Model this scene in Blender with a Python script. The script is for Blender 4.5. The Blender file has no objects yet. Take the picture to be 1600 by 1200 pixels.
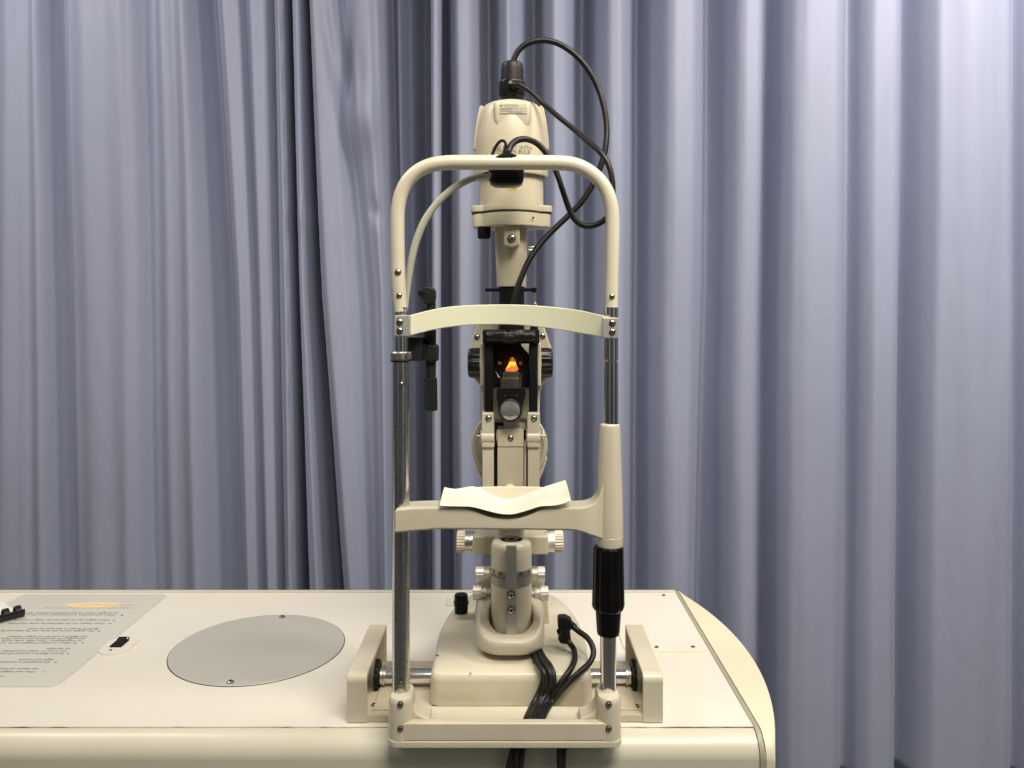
import bpy, bmesh, math, random
from mathutils import Vector, Matrix, noise
random.seed(7)
SC = bpy.context.scene
COL = SC.collection
PI = math.pi
K = 1.0727            # depth scale
FN = 1156.0           # nominal pixels per unit slope (measuring photo)
ZT = 0.75             # table top height
ZC = ZT + 0.4813      # camera height


def P(x, y, Y):
    """point of the real scene seen at photo pixel (x,y) at nominal depth Y (metres)"""
    return Vector(((x - 800) * Y / FN, Y * K, ZC - (y - 488) * Y / FN))


def M(px, Y):
    return px * Y / FN


# ------------------------------------------------------------------ materials
def new_mat(name):
    m = bpy.data.materials.new(name)
    m.use_nodes = True
    nt = m.node_tree
    b = nt.nodes['Principled BSDF']
    return m, nt, b


def N(nt, t, **kw):
    n = nt.nodes.new(t)
    for k, v in kw.items():
        if k in n.inputs.keys():
            n.inputs[k].default_value = v
        else:
            setattr(n, k, v)
    return n


def enamel(name, col, rough=0.34, var=0.09, bump=0.05, scale=18, coat=0.15, speck=0.0):
    m, nt, b = new_mat(name)
    L = nt.links
    tc = N(nt, 'ShaderNodeTexCoord')
    n1 = N(nt, 'ShaderNodeTexNoise', Scale=scale, Detail=6.0, Roughness=0.6)
    L.new(tc.outputs['Object'], n1.inputs['Vector'])
    ramp = N(nt, 'ShaderNodeMapRange')
    ramp.inputs['From Min'].default_value = 0.3
    ramp.inputs['From Max'].default_value = 0.75
    L.new(n1.outputs['Fac'], ramp.inputs['Value'])
    mix = N(nt, 'ShaderNodeMix', data_type='RGBA')
    mix.inputs['A'].default_value = (*col, 1)
    mix.inputs['B'].default_value = (*[c * (1 - var * (1 + i * .35)) for i, c in enumerate(col)], 1)
    L.new(ramp.outputs['Result'], mix.inputs['Factor'])
    out = mix.outputs['Result']
    if speck:
        v = N(nt, 'ShaderNodeTexNoise', Scale=230.0, Detail=2.0)
        L.new(tc.outputs['Object'], v.inputs['Vector'])
        r2 = N(nt, 'ShaderNodeMapRange')
        r2.inputs['From Min'].default_value = 0.74
        r2.inputs['From Max'].default_value = 0.80
        r2.inputs['To Max'].default_value = speck
        L.new(v.outputs['Fac'], r2.inputs['Value'])
        mx = N(nt, 'ShaderNodeMix', data_type='RGBA')
        mx.inputs['B'].default_value = (0.12, 0.10, 0.07, 1)
        L.new(out, mx.inputs['A'])
        L.new(r2.outputs['Result'], mx.inputs['Factor'])
        out = mx.outputs['Result']
    L.new(out, b.inputs['Base Color'])
    r3 = N(nt, 'ShaderNodeMapRange')
    r3.inputs['To Min'].default_value = rough * 0.8
    r3.inputs['To Max'].default_value = rough * 1.25
    L.new(n1.outputs['Fac'], r3.inputs['Value'])
    L.new(r3.outputs['Result'], b.inputs['Roughness'])
    n2 = N(nt, 'ShaderNodeTexNoise', Scale=650.0, Detail=3.0)
    L.new(tc.outputs['Object'], n2.inputs['Vector'])
    bp = N(nt, 'ShaderNodeBump', Strength=bump * 2, Distance=0.0008)
    L.new(n2.outputs['Fac'], bp.inputs['Height'])
    L.new(bp.outputs['Normal'], b.inputs['Normal'])
    b.inputs['Coat Weight'].default_value = coat
    b.inputs['Coat Roughness'].default_value = 0.2
    return m


def metal(name, col, rough=0.15, scratch=0.3, stretch=(60, 60, 4), pits=0.0):
    m, nt, b = new_mat(name)
    L = nt.links
    b.inputs['Metallic'].default_value = 1
    tc = N(nt, 'ShaderNodeTexCoord')
    mp = N(nt, 'ShaderNodeMapping')
    mp.inputs['Scale'].default_value = stretch
    L.new(tc.outputs['Object'], mp.inputs['Vector'])
    n1 = N(nt, 'ShaderNodeTexNoise', Scale=4.0, Detail=6.0)
    L.new(mp.outputs['Vector'], n1.inputs['Vector'])
    r = N(nt, 'ShaderNodeMapRange')
    r.inputs['To Min'].default_value = rough * (1 - scratch)
    r.inputs['To Max'].default_value = rough * (1 + scratch * 2)
    L.new(n1.outputs['Fac'], r.inputs['Value'])
    L.new(r.outputs['Result'], b.inputs['Roughness'])
    if pits:
        v = N(nt, 'ShaderNodeTexNoise', Scale=420.0, Detail=3.0)
        L.new(tc.outputs['Object'], v.inputs['Vector'])
        r2 = N(nt, 'ShaderNodeMapRange')
        r2.inputs['From Min'].default_value = 0.56
        r2.inputs['From Max'].default_value = 0.68
        r2.inputs['To Max'].default_value = pits
        L.new(v.outputs['Fac'], r2.inputs['Value'])
        mx = N(nt, 'ShaderNodeMix', data_type='RGBA')
        mx.inputs['A'].default_value = (*col, 1)
        mx.inputs['B'].default_value = (0.09, 0.085, 0.08, 1)
        L.new(r2.outputs['Result'], mx.inputs['Factor'])
        L.new(mx.outputs['Result'], b.inputs['Base Color'])
        bp = N(nt, 'ShaderNodeBump', Strength=0.25, Distance=0.0006)
        L.new(v.outputs['Fac'], bp.inputs['Height'])
        L.new(bp.outputs['Normal'], b.inputs['Normal'])
    else:
        b.inputs['Base Color'].default_value = (*col, 1)
    return m


def plastic(name, col, rough=0.35, bump=0.1, scale=300.0, spec=0.5):
    m, nt, b = new_mat(name)
    L = nt.links
    tc = N(nt, 'ShaderNodeTexCoord')
    n1 = N(nt, 'ShaderNodeTexNoise', Scale=scale, Detail=4.0)
    L.new(tc.outputs['Object'], n1.inputs['Vector'])
    bp = N(nt, 'ShaderNodeBump', Strength=bump, Distance=0.0008)
    L.new(n1.outputs['Fac'], bp.inputs['Height'])
    L.new(bp.outputs['Normal'], b.inputs['Normal'])
    n2 = N(nt, 'ShaderNodeTexNoise', Scale=25.0, Detail=4.0)
    L.new(tc.outputs['Object'], n2.inputs['Vector'])
    r = N(nt, 'ShaderNodeMapRange')
    r.inputs['To Min'].default_value = rough * 0.7
    r.inputs['To Max'].default_value = rough * 1.4
    L.new(n2.outputs['Fac'], r.inputs['Value'])
    L.new(r.outputs['Result'], b.inputs['Roughness'])
    b.inputs['Base Color'].default_value = (*col, 1)
    b.inputs['Specular IOR Level'].default_value = spec
    return m


def simple(name, col, rough=0.5, **kw):
    m, nt, b = new_mat(name)
    b.inputs['Base Color'].default_value = (*col, 1)
    b.inputs['Roughness'].default_value = rough
    for k, v in kw.items():
        b.inputs[k.replace('_', ' ')].default_value = v
    return m


def curtain_mat(name, col):
    m, nt, b = new_mat(name)
    L = nt.links
    tc = N(nt, 'ShaderNodeTexCoord')
    n1 = N(nt, 'ShaderNodeTexNoise', Scale=2.5, Detail=5.0)
    L.new(tc.outputs['Object'], n1.inputs['Vector'])
    mix = N(nt, 'ShaderNodeMix', data_type='RGBA')
    mix.inputs['A'].default_value = (*[c * 0.95 for c in col], 1)
    mix.inputs['B'].default_value = (*[c * 1.06 for c in col], 1)
    L.new(n1.outputs['Fac'], mix.inputs['Factor'])
    L.new(mix.outputs['Result'], b.inputs['Base Color'])
    b.inputs['Roughness'].default_value = 0.56
    b.inputs['Sheen Weight'].default_value = 0.12
    b.inputs['Sheen Roughness'].default_value = 0.4
    b.inputs['Specular IOR Level'].default_value = 0.45
    # fine crumple, stretched vertically
    mp = N(nt, 'ShaderNodeMapping')
    mp.inputs['Scale'].default_value = (1.0, 1.0, 0.45)
    L.new(tc.outputs['Object'], mp.inputs['Vector'])
    n2 = N(nt, 'ShaderNodeTexNoise', Scale=20.0, Detail=4.0, Roughness=0.5, Distortion=0.6)
    L.new(mp.outputs['Vector'], n2.inputs['Vector'])
    mk = N(nt, 'ShaderNodeTexNoise', Scale=4.0, Detail=2.0)
    L.new(tc.outputs['Object'], mk.inputs['Vector'])
    mkr = N(nt, 'ShaderNodeMapRange')
    mkr.inputs['From Min'].default_value = 0.45
    mkr.inputs['From Max'].default_value = 0.68
    mkr.inputs['To Min'].default_value = 0.10
    mkr.inputs['To Max'].default_value = 0.50
    L.new(mk.outputs['Fac'], mkr.inputs['Value'])
    bp = N(nt, 'ShaderNodeBump', Strength=0.18, Distance=0.005)
    L.new(mkr.outputs['Result'], bp.inputs['Strength'])
    L.new(n2.outputs['Fac'], bp.inputs['Height'])
    n3 = N(nt, 'ShaderNodeTexNoise', Scale=900.0, Detail=1.0)
    L.new(tc.outputs['Object'], n3.inputs['Vector'])
    b2 = N(nt, 'ShaderNodeBump', Strength=0.12, Distance=0.0006)
    L.new(n3.outputs['Fac'], b2.inputs['Height'])
    L.new(bp.outputs['Normal'], b2.inputs['Normal'])
    L.new(b2.outputs['Normal'], b.inputs['Normal'])
    return m


MT = {}
MT['cream'] = enamel('cream_enamel', (0.62, 0.575, 0.45), speck=0.5)
MT['cream_dull'] = enamel('cream_enamel_aged', (0.57, 0.52, 0.39), rough=0.45, var=0.09, speck=0.6)
MT['ivory'] = enamel('ivory_tube_paint', (0.72, 0.67, 0.53), rough=0.3)
MT['band'] = enamel('band_vinyl', (0.76, 0.76, 0.56), rough=0.42, var=0.03, coat=0.0)
MT['cap'] = enamel('lamp_housing_paint', (0.64, 0.58, 0.43), rough=0.38)
MT['white'] = enamel('white_laminate', (0.72, 0.69, 0.61), rough=0.42, var=0.05, scale=5, bump=0.05, coat=0.0, speck=0.25)
MT['apron'] = enamel('cream_table_edge', (0.61, 0.585, 0.48), rough=0.36, var=0.06, scale=7, speck=0.3)
MT['edge'] = enamel('yellowed_edge_plastic', (0.70, 0.67, 0.50), rough=0.45, var=0.05, scale=6, coat=0.0, speck=0.2)
MT['trim'] = enamel('grey_trim', (0.36, 0.33, 0.24), rough=0.5)
MT['plate'] = metal('round_plate_lacquer', (0.56, 0.54, 0.48), rough=0.5, scratch=0.15, stretch=(4, 4, 4))
MT['plate'].node_tree.nodes['Principled BSDF'].inputs['Metallic'].default_value = 0.35
MT['chrome'] = metal('polished_chrome', (0.80, 0.79, 0.77), rough=0.15)
MT['oldchrome'] = metal('pitted_chrome', (0.60, 0.60, 0.59), rough=0.23, pits=0.5)
MT['steel'] = metal('satin_steel', (0.66, 0.63, 0.56), rough=0.3)
MT['knobsteel'] = metal('satin_knob_metal', (0.88, 0.85, 0.78), rough=0.5)
MT['alu'] = metal('brushed_aluminium', (0.55, 0.54, 0.50), rough=0.38)
MT['alu'].node_tree.nodes['Principled BSDF'].inputs['Metallic'].default_value = 0.55
MT['greyband'] = metal('grey_ring', (0.42, 0.41, 0.38), rough=0.42)
MT['black'] = plastic('black_plastic', (0.009, 0.009, 0.009), rough=0.28, spec=0.4)
MT['blackmat'] = plastic('matte_black_paint', (0.006, 0.006, 0.006), rough=0.5, spec=0.25)
MT['grip'] = plastic('black_grip', (0.004, 0.004, 0.004), rough=0.3, spec=0.22)
MT['rubber'] = plastic('black_cable_rubber', (0.009, 0.008, 0.007), rough=0.42, scale=120, spec=0.4)
MT['charcoal'] = plastic('charcoal_plastic', (0.014, 0.014, 0.013), rough=0.4, spec=0.35)
MT['guide'] = enamel('grey_green_tube', (0.47, 0.46, 0.37), rough=0.4)
MT['dark'] = simple('dark_recess', (0.015, 0.012, 0.009), 0.6)
MT['screw'] = metal('screw_metal', (0.62, 0.57, 0.45), rough=0.22)
MT['paper'] = enamel('tissue_paper', (0.80, 0.75, 0.62), rough=0.85, var=0.03, coat=0.0)
MT['sheet'] = enamel('laminated_paper', (0.63, 0.615, 0.54), rough=0.28, var=0.03, coat=0.4)
MT['ink'] = simple('grey_ink', (0.17, 0.17, 0.16), 0.5)
MT['orange_ink'] = simple('orange_ink', (0.72, 0.42, 0.22), 0.5)
MT['highlight'] = simple('pale_orange_mark', (0.78, 0.63, 0.35), 0.5)
MT['label'] = simple('label_foil', (0.68, 0.62, 0.50), 0.4)
MT['label_ink'] = simple('label_ink', (0.22, 0.19, 0.14), 0.5)
MT['cap_ink'] = simple('faded_print', (0.22, 0.20, 0.15), 0.5)
MT['yellow'] = simple('yellow_label', (0.75, 0.62, 0.10), 0.4)
MT['curtain'] = curtain_mat('blue_grey_curtain_cloth', (0.29, 0.32, 0.432))
MT['floor_old'] = enamel('floor_carpet', (0.05, 0.05, 0.055), rough=0.9, coat=0.0)
m, nt, b = new_mat('floor_tiles')
tc = N(nt, 'ShaderNodeTexCoord')
ck = N(nt, 'ShaderNodeTexChecker', Scale=3.3)
ck.inputs['Color1'].default_value = (0.20, 0.19, 0.17, 1)
ck.inputs['Color2'].default_value = (0.055, 0.055, 0.06, 1)
nt.links.new(tc.outputs['Object'], ck.inputs['Vector'])
nt.links.new(ck.outputs['Color'], b.inputs['Base Color'])
b.inputs['Roughness'].default_value = 0.5
MT['floor'] = m
MT['glass'] = simple('lens_glass', (0.33, 0.33, 0.31), 0.06, Metallic=0.55)
MT['prism'] = metal('dusty_prism', (0.42, 0.38, 0.30), rough=0.3, pits=0.8)
MT['clear'] = simple('clear_plastic', (0.9, 0.88, 0.82), 0.1, Alpha=0.45)
MT['pages'] = simple('white_pages', (0.74, 0.73, 0.66), 0.7)
m, nt, b = new_mat('worn_sealant')
tc = N(nt, 'ShaderNodeTexCoord')
mp_ = N(nt, 'ShaderNodeMapping'); mp_.inputs['Scale'].default_value = (1, 8, 8)
nt.links.new(tc.outputs['Object'], mp_.inputs['Vector'])
nn_ = N(nt, 'ShaderNodeTexNoise', Scale=38.0, Detail=5.0)
nt.links.new(mp_.outputs['Vector'], nn_.inputs['Vector'])
nb_ = N(nt, 'ShaderNodeTexNoise', Scale=1.7, Detail=1.0)
nt.links.new(tc.outputs['Object'], nb_.inputs['Vector'])
ma_ = N(nt, 'ShaderNodeMath', operation='ADD'); nt.links.new(nn_.outputs['Fac'], ma_.inputs[0]); nt.links.new(nb_.outputs['Fac'], ma_.inputs[1])
cr_ = N(nt, 'ShaderNodeValToRGB')
cr_.color_ramp.elements[0].position = 0.50; cr_.color_ramp.elements[0].color = (0.55, 0.50, 0.38, 1)
cr_.color_ramp.elements[1].position = 0.60; cr_.color_ramp.elements[1].color = (0.13, 0.10, 0.06, 1)
m2_ = N(nt, 'ShaderNodeMath', operation='MULTIPLY'); m2_.inputs[1].default_value = 0.52
nt.links.new(ma_.outputs[0], m2_.inputs[0]); nt.links.new(m2_.outputs[0], cr_.inputs['Fac'])
nt.links.new(cr_.outputs['Color'], b.inputs['Base Color'])
MT['seam'] = m
m, nt, b = new_mat('lamp_reflection_glow')  # reflection of the lamp put into the emission colours
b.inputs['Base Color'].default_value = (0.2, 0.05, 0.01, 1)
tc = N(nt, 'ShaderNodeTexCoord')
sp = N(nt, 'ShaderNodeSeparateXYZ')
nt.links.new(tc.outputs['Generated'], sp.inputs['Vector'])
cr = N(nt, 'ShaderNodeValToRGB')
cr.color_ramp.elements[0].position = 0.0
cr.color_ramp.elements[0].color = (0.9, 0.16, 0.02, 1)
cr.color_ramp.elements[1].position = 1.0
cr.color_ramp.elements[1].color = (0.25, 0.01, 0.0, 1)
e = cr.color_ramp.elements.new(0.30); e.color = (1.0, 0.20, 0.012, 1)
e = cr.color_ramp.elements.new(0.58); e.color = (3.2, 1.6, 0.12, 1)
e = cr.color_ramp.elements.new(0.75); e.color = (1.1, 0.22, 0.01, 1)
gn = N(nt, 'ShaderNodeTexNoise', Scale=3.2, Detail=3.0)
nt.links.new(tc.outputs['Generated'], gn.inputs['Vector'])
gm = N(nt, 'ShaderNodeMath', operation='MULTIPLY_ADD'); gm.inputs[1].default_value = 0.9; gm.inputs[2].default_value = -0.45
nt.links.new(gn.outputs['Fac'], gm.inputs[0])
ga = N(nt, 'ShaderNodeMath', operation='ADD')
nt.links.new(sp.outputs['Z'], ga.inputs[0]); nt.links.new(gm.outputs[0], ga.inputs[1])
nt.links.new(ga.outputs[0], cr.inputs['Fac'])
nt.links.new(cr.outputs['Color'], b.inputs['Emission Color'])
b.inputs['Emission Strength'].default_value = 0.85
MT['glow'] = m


# ------------------------------------------------------------------ mesh builder
class MB:
    def __init__(self):
        self.bm = bmesh.new()
        self.mi = 0

    def absorb(self, t, bevel=0.0, seg=2, angle=30):
        bmesh.ops.recalc_face_normals(t, faces=t.faces)
        if bevel > 0:
            es = [e for e in t.edges if len(e.link_faces) == 2 and e.calc_face_angle(0) > math.radians(angle)]
            if es:
                bmesh.ops.bevel(t, geom=es, offset=bevel, segments=seg, profile=0.5, affect='EDGES', clamp_overlap=True)
        for f in t.faces:
            f.material_index = self.mi
            f.smooth = True
        me = bpy.data.meshes.new('tmp')
        t.to_mesh(me)
        t.free()
        self.bm.from_mesh(me)
        bpy.data.meshes.remove(me)
        return self

    def box(self, c, s, bevel=0.0, rot=None, seg=2):
        t = bmesh.new()
        bmesh.ops.create_cube(t, size=1)
        bmesh.ops.scale(t, vec=Vector(s), verts=t.verts)
        if rot:
            bmesh.ops.rotate(t, cent=(0, 0, 0), matrix=rot, verts=t.verts)
        bmesh.ops.translate(t, vec=Vector(c), verts=t.verts)
        return self.absorb(t, bevel, seg)

    def wbox(self, x0, x1, y0, y1, z0, z1, bevel=0.0, seg=2):
        return self.box(((x0 + x1) / 2, (y0 + y1) / 2, (z0 + z1) / 2), (abs(x1 - x0), abs(y1 - y0), abs(z1 - z0)), bevel, None, seg)

    def pbox(self, x0, x1, y0, y1, Y0, Y1, bevel=0.0, seg=2, ref=None):
        r = Y0 if ref is None else ref
        a = P(x0, y0, r); b_ = P(x1, y1, r)
        return self.wbox(a.x, b_.x, Y0 * K, Y1 * K, b_.z, a.z, bevel, seg)

    def prism(self, pts, axis, a0, a1, bevel=0.0, seg=2, angle=30):
        """pts: 2D polygon; axis 'y': (x,z), 'z': (x,y), 'x': (y,z)"""
        t = bmesh.new()

        def mk(p, a):
            if axis == 'y': return (p[0], a, p[1])
            if axis == 'z': return (p[0], p[1], a)
            return (a, p[0], p[1])
        v0 = [t.verts.new(mk(p, a0)) for p in pts]
        v1 = [t.verts.new(mk(p, a1)) for p in pts]
        n = len(pts)
        t.faces.new(v0); t.faces.new(v1[::-1])
        for i in range(n):
            t.faces.new((v0[i], v1[i], v1[(i + 1) % n], v0[(i + 1) % n]))
        return self.absorb(t, bevel, seg, angle)

    def pprism(self, pts, Y0, Y1, bevel=0.0, seg=2, ref=None, angle=30):
        r = Y0 if ref is None else ref
        q = [P(x, y, r) for x, y in pts]
        return self.prism([(v.x, v.z) for v in q], 'y', Y0 * K, Y1 * K, bevel, seg, angle)

    def lathe(self, o, axis, prof, seg=40, flute=None, sx=1.0):
        """prof: list of (along, radius)"""
        t = bmesh.new()
        ax = Vector(axis).normalized()
        u = ax.orthogonal().normalized()
        if abs(ax.z) > 0.9: u = Vector((1, 0, 0))
        w = ax.cross(u).normalized()
        rings = []
        for a, r in prof:
            ring = []
            for i in range(seg):
                th = 2 * PI * i / seg
                rr = r
                if flute and r > flute[2]:
                    rr = r + flute[1] * (0.5 + 0.5 * math.cos(flute[0] * th)) - flute[1]
                ring.append(t.verts.new(Vector(o) + ax * a + u * math.cos(th) * rr * sx + w * math.sin(th) * rr))
            rings.append(ring)
        for k in range(len(rings) - 1):
            for i in range(seg):
                j = (i + 1) % seg
                t.faces.new((rings[k][i], rings[k][j], rings[k + 1][j], rings[k + 1][i]))
        t.faces.new(rings[0][::-1]); t.faces.new(rings[-1])
        return self.absorb(t)

    def vl(self, cx, Y, prof, seg=48, flute=None, sx=1.0):
        """vertical lathe: prof in photo pixels (y, half width)"""
        c = P(cx, 488, Y)
        pr = [(P(cx, y, Y).z - c.z, M(h, Y)) for y, h in prof]
        return self.lathe(c, (0, 0, 1), pr, seg, flute, sx)

    def tube(self, pts, r, seg=14, closed=False, res=10, radii=None):
        pts = [Vector(p) for p in pts]
        path = smooth_path(pts, res)
        t = bmesh.new()
        rings = []
        n = len(path)
        prev = None
        for i, p in enumerate(path):
            d = (path[min(i + 1, n - 1)] - path[max(i - 1, 0)]).normalized()
            if prev is None:
                u = d.orthogonal().normalized()
            else:
                u = (prev - d * prev.dot(d)).normalized()
            prev = u
            w = d.cross(u)
            rr = r
            if radii:
                f = i / (n - 1) * (len(radii) - 1)
                a = int(f); b_ = min(a + 1, len(radii) - 1)
                rr = radii[a] * (1 - (f - a)) + radii[b_] * (f - a)
            rings.append([t.verts.new(p + u * math.cos(2 * PI * k / seg) * rr + w * math.sin(2 * PI * k / seg) * rr) for k in range(seg)])
        for k in range(n - 1):
            for i in range(seg):
                j = (i + 1) % seg
                t.faces.new((rings[k][i], rings[k][j], rings[k + 1][j], rings[k + 1][i]))
        t.faces.new(rings[0][::-1]); t.faces.new(rings[-1])
        return self.absorb(t)

    def loft(self, rings, cap0=True, cap1=True, closed=True):
        t = bmesh.new()
        R = [[t.verts.new(p) for p in ring] for ring in rings]
        n = len(R[0])
        for k in range(len(R) - 1):
            for i in range(n if closed else n - 1):
                j = (i + 1) % n
                t.faces.new((R[k][i], R[k][j], R[k + 1][j], R[k + 1][i]))
        if cap0: t.faces.new(R[0][::-1])
        if cap1: t.faces.new(R[-1])
        return self.absorb(t)

    def build(self, name, mats, parent=None, wn=True, sharp=38):
        me = bpy.data.meshes.new(name)
        self.bm.normal_update()
        co = [v.co for v in self.bm.verts]
        lo = Vector((min(c.x for c in co), min(c.y for c in co), min(c.z for c in co)))
        hi = Vector((max(c.x for c in co), max(c.y for c in co), max(c.z for c in co)))
        org = (lo + hi) / 2
        bmesh.ops.translate(self.bm, vec=-org, verts=self.bm.verts)
        self.bm.to_mesh(me)
        self.bm.free()
        me.set_sharp_from_angle(angle=math.radians(sharp))
        if not isinstance(mats, (list, tuple)): mats = [mats]
        for mm in mats: me.materials.append(MT[mm])
        o = bpy.data.objects.new(name, me)
        COL.objects.link(o)
        WORLD[o.name] = org
        if parent is not None:
            o.parent = parent
            o.location = org - WORLD[parent.name]
        else:
            o.location = org
        if wn:
            md = o.modifiers.new('wn', 'WEIGHTED_NORMAL')
            md.keep_sharp = True
        return o


WORLD = {}


def smooth_path(pts, res):
    if res <= 1 or len(pts) < 3: return pts
    out = []
    n = len(pts)
    for i in range(n - 1):
        p0 = pts[max(i - 1, 0)]; p1 = pts[i]; p2 = pts[i + 1]; p3 = pts[min(i + 2, n - 1)]
        # centripetal-ish catmull-rom
        for k in range(res):
            s = k / res
            out.append(0.5 * ((2 * p1) + (p2 - p0) * s + (2 * p0 - 5 * p1 + 4 * p2 - p3) * s * s + (-p0 + 3 * p1 - 3 * p2 + p3) * s ** 3))
    out.append(pts[-1])
    return out


def thing(name, loc, label, cat, group=None):
    o = bpy.data.objects.new(name, None)
    o.empty_display_size = 0.05
    COL.objects.link(o)
    o.location = loc
    WORLD[o.name] = Vector(loc)
    tag(o, label, cat, group)
    return o


def tag(o, label=None, cat=None, group=None, kind=None):
    if label: o['label'] = label
    if cat: o['category'] = cat
    if group: o['group'] = group
    if kind: o['kind'] = kind
    return o


def screw(parent, pos, r, d=(0, -1, 0), ang=0.6, slot=False, name='screw'):
    """domed cross-head screw with dark surround"""
    d = Vector(d).normalized()
    mb = MB()
    mb.mi = 1
    mb.lathe(pos - d * r * 0.5, d, [(0, r * 1.12), (r * 0.56, r * 1.12), (r * 0.6, r * 0.9)], 20)
    mb.mi = 0
    mb.lathe(pos, d, [(0, r * .95), (r * .25, r * .9), (r * .42, r * .66), (r * .5, r * .3)], 20)
    mb.mi = 1
    rot = d.to_track_quat('Z', 'Y').to_matrix() @ Matrix.Rotation(ang, 3, 'Z')
    c = pos + d * r * 0.42
    mb.box(c, (r * 1.35, r * .3, r * .3), 0, rot)
    if not slot:
        mb.box(c, (r * .3, r * 1.35, r * .32), 0, rot)
    return mb.build(name, ['screw', 'dark'], parent, wn=False)


def text_mesh(s, size, name, mat, parent, fn, align='LEFT'):
    cu = bpy.data.curves.new('t', 'FONT')
    cu.body = s
    cu.size = size
    cu.align_x = align
    cu.resolution_u = 2
    ob = bpy.data.objects.new('t', cu)
    COL.objects.link(ob)
    dg = bpy.context.evaluated_depsgraph_get()
    me = bpy.data.meshes.new_from_object(ob.evaluated_get(dg))
    bpy.data.objects.remove(ob)
    bm = bmesh.new()
    bm.from_mesh(me)
    bpy.data.meshes.remove(me)
    bmesh.ops.triangulate(bm, faces=bm.faces)
    mb = MB()
    mb.bm.free()
    mb.bm = bm
    for v in bm.verts:
        v.co = fn(v.co.x, v.co.y)
    for f in bm.faces: f.material_index = 0
    return mb.build(name, mat, parent, wn=False)


def rrect(x0, x1, y0, y1, r, n=6):
    pts = []
    for cx, cy, a0 in ((x1 - r, y1 - r, 0), (x0 + r, y1 - r, 90), (x0 + r, y0 + r, 180), (x1 - r, y0 + r, 270)):
        for i in range(n + 1):
            a = math.radians(a0 + 90 * i / n)
            pts.append((cx + r * math.cos(a), cy + r * math.sin(a)))
    return pts


# ================================================================== FLOOR + TABLE
mb = MB()
mb.wbox(-4, 4, -2.5, 5, -0.05, 0.0)
tag(mb.build('floor', 'floor', wn=False), kind='structure')

table = thing('instrument_table', (-0.3, 1.12, 0), 'white instrument table with a rounded cream right end, standing in front of the curtains', 'table')
XR = 0.281
YF, YB = 0.86 * K, 1.2725 * K
# white top laminate
mb = MB()
mb.wbox(-1.55, XR, YF, YB, ZT - 0.004, ZT, 0.0006)
mb.build('tabletop', 'white', table)
# back lip
mb = MB()
mb.wbox(-1.55, XR, YB - 0.004, YB + 0.006, ZT - 0.05, ZT + 0.0022, 0.001)
mb.build('back_lip', 'apron', table)
# rounded front apron (cross-section extruded along x)
yf = 0.838 * K
prof = [(YF - 0.0004, ZT - 0.0012)]
for i in range(0, 13):
    a = math.radians(90 + 90 * i / 12)
    prof.append((yf + 0.026 + 0.026 * math.cos(a) * (1.0), ZT - 0.0012 - 0.026 + 0.026 * math.sin(a)))
prof += [(yf, ZT - 0.13), (yf + 0.02, ZT - 0.14), (YB - 0.01, ZT - 0.14), (YB - 0.01, ZT - 0.0045), (YF - 0.0004, ZT - 0.0045)]
mb = MB()
mb.prism(prof, 'x', -1.55, XR - 0.0005)
mb.build('front_apron', 'apron', table)


def edge_ring(off, x_in, z):
    pass


# trim strip + rounded end piece (plan polygon, front rounded down by the same section)
def swept_front(x0, x1, arc, name, mat, dz=0.0):
    """solid between x0 and arc(Y) outer x, stations along Y; front rounded down"""
    mb = MB()
    rings = []
    ys = [YB + 0.004 - (YB + 0.004 - (yf + 0.026)) * i / 40 for i in range(41)]
    st = [(y, ZT + dz) for y in ys]
    for i in range(1, 13):
        a = math.radians(90 + 90 * i / 12)
        st.append((yf - 0.002 + 0.028 + 0.028 * math.cos(a), ZT + dz - 0.028 + 0.028 * math.sin(a)))
    st.append((yf - 0.002, ZT - 0.145))
    for y, z in st:
        xo = arc(y)
        b_ = ZT - 0.145 if z > ZT - 0.14 else z - 0.001
        rr = min(0.003, (xo - x0) * 0.4)
        rings.append([Vector((x0, y, b_)), Vector((x0, y, z)), Vector((xo - rr, y, z)), Vector((xo - rr * .3, y, z - rr * .3)), Vector((xo, y, z - rr)), Vector((xo, y, b_))])
    mb.loft(rings)
    return mb.build(name, mat, table)


swept_front(XR, None, lambda y: XR + 0.0065, 'trim_strip', 'trim', 0.0008)
yc = (0.815 * K + YB) / 2
hc = (YB - 0.815 * K) / 2


def arc(y):
    t = max(-1, min(1, (y - yc) / hc))
    # circular segment, sagitta 0.049
    s = 0.047
    R = (hc * hc + s * s) / (2 * s)
    return XR + 0.0070 + max(0.0, math.sqrt(max(R * R - (t * hc) ** 2, 0)) - (R - s)) + 0.001


swept_front(XR + 0.0068, None, arc, 'end_piece', 'edge', 0.0004)
# pedestal
mb = MB()
mb.wbox(-0.75, -0.55, 1.02, 1.25, 0.04, ZT - 0.14, 0.01)
mb.wbox(-1.05, -0.1, 0.98, 1.3, 0.0, 0.05, 0.012)
mb.build('pedestal', 'apron', table)
# round plate
yc0 = 1.0632 * K
xc0 = -0.3640
mb = MB()
mb.lathe((xc0, yc0, ZT - 0.001), (0, 0, 1), [(0, 0.1204), (0.0019, 0.1204), (0.0023, 0.1200)], 96)
rp = mb.build('round_plate', 'plate', table)
for (x, y) in ((441, 965.5), (360, 1067.5)):
    Yn = 0.4813 * FN / (y - 488)
    q = P(x, y, Yn); q.z = ZT + 0.0015
    screw(rp, q, 0.0042, (0, 0, 1), 0.4)
mb = MB()
mb.lathe((xc0, yc0, ZT - 0.002), (0, 0, 1), [(0, 0.1214), (0.0024, 0.1214)], 96)
mb.build('plate_gap', 'dark', table)
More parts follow.
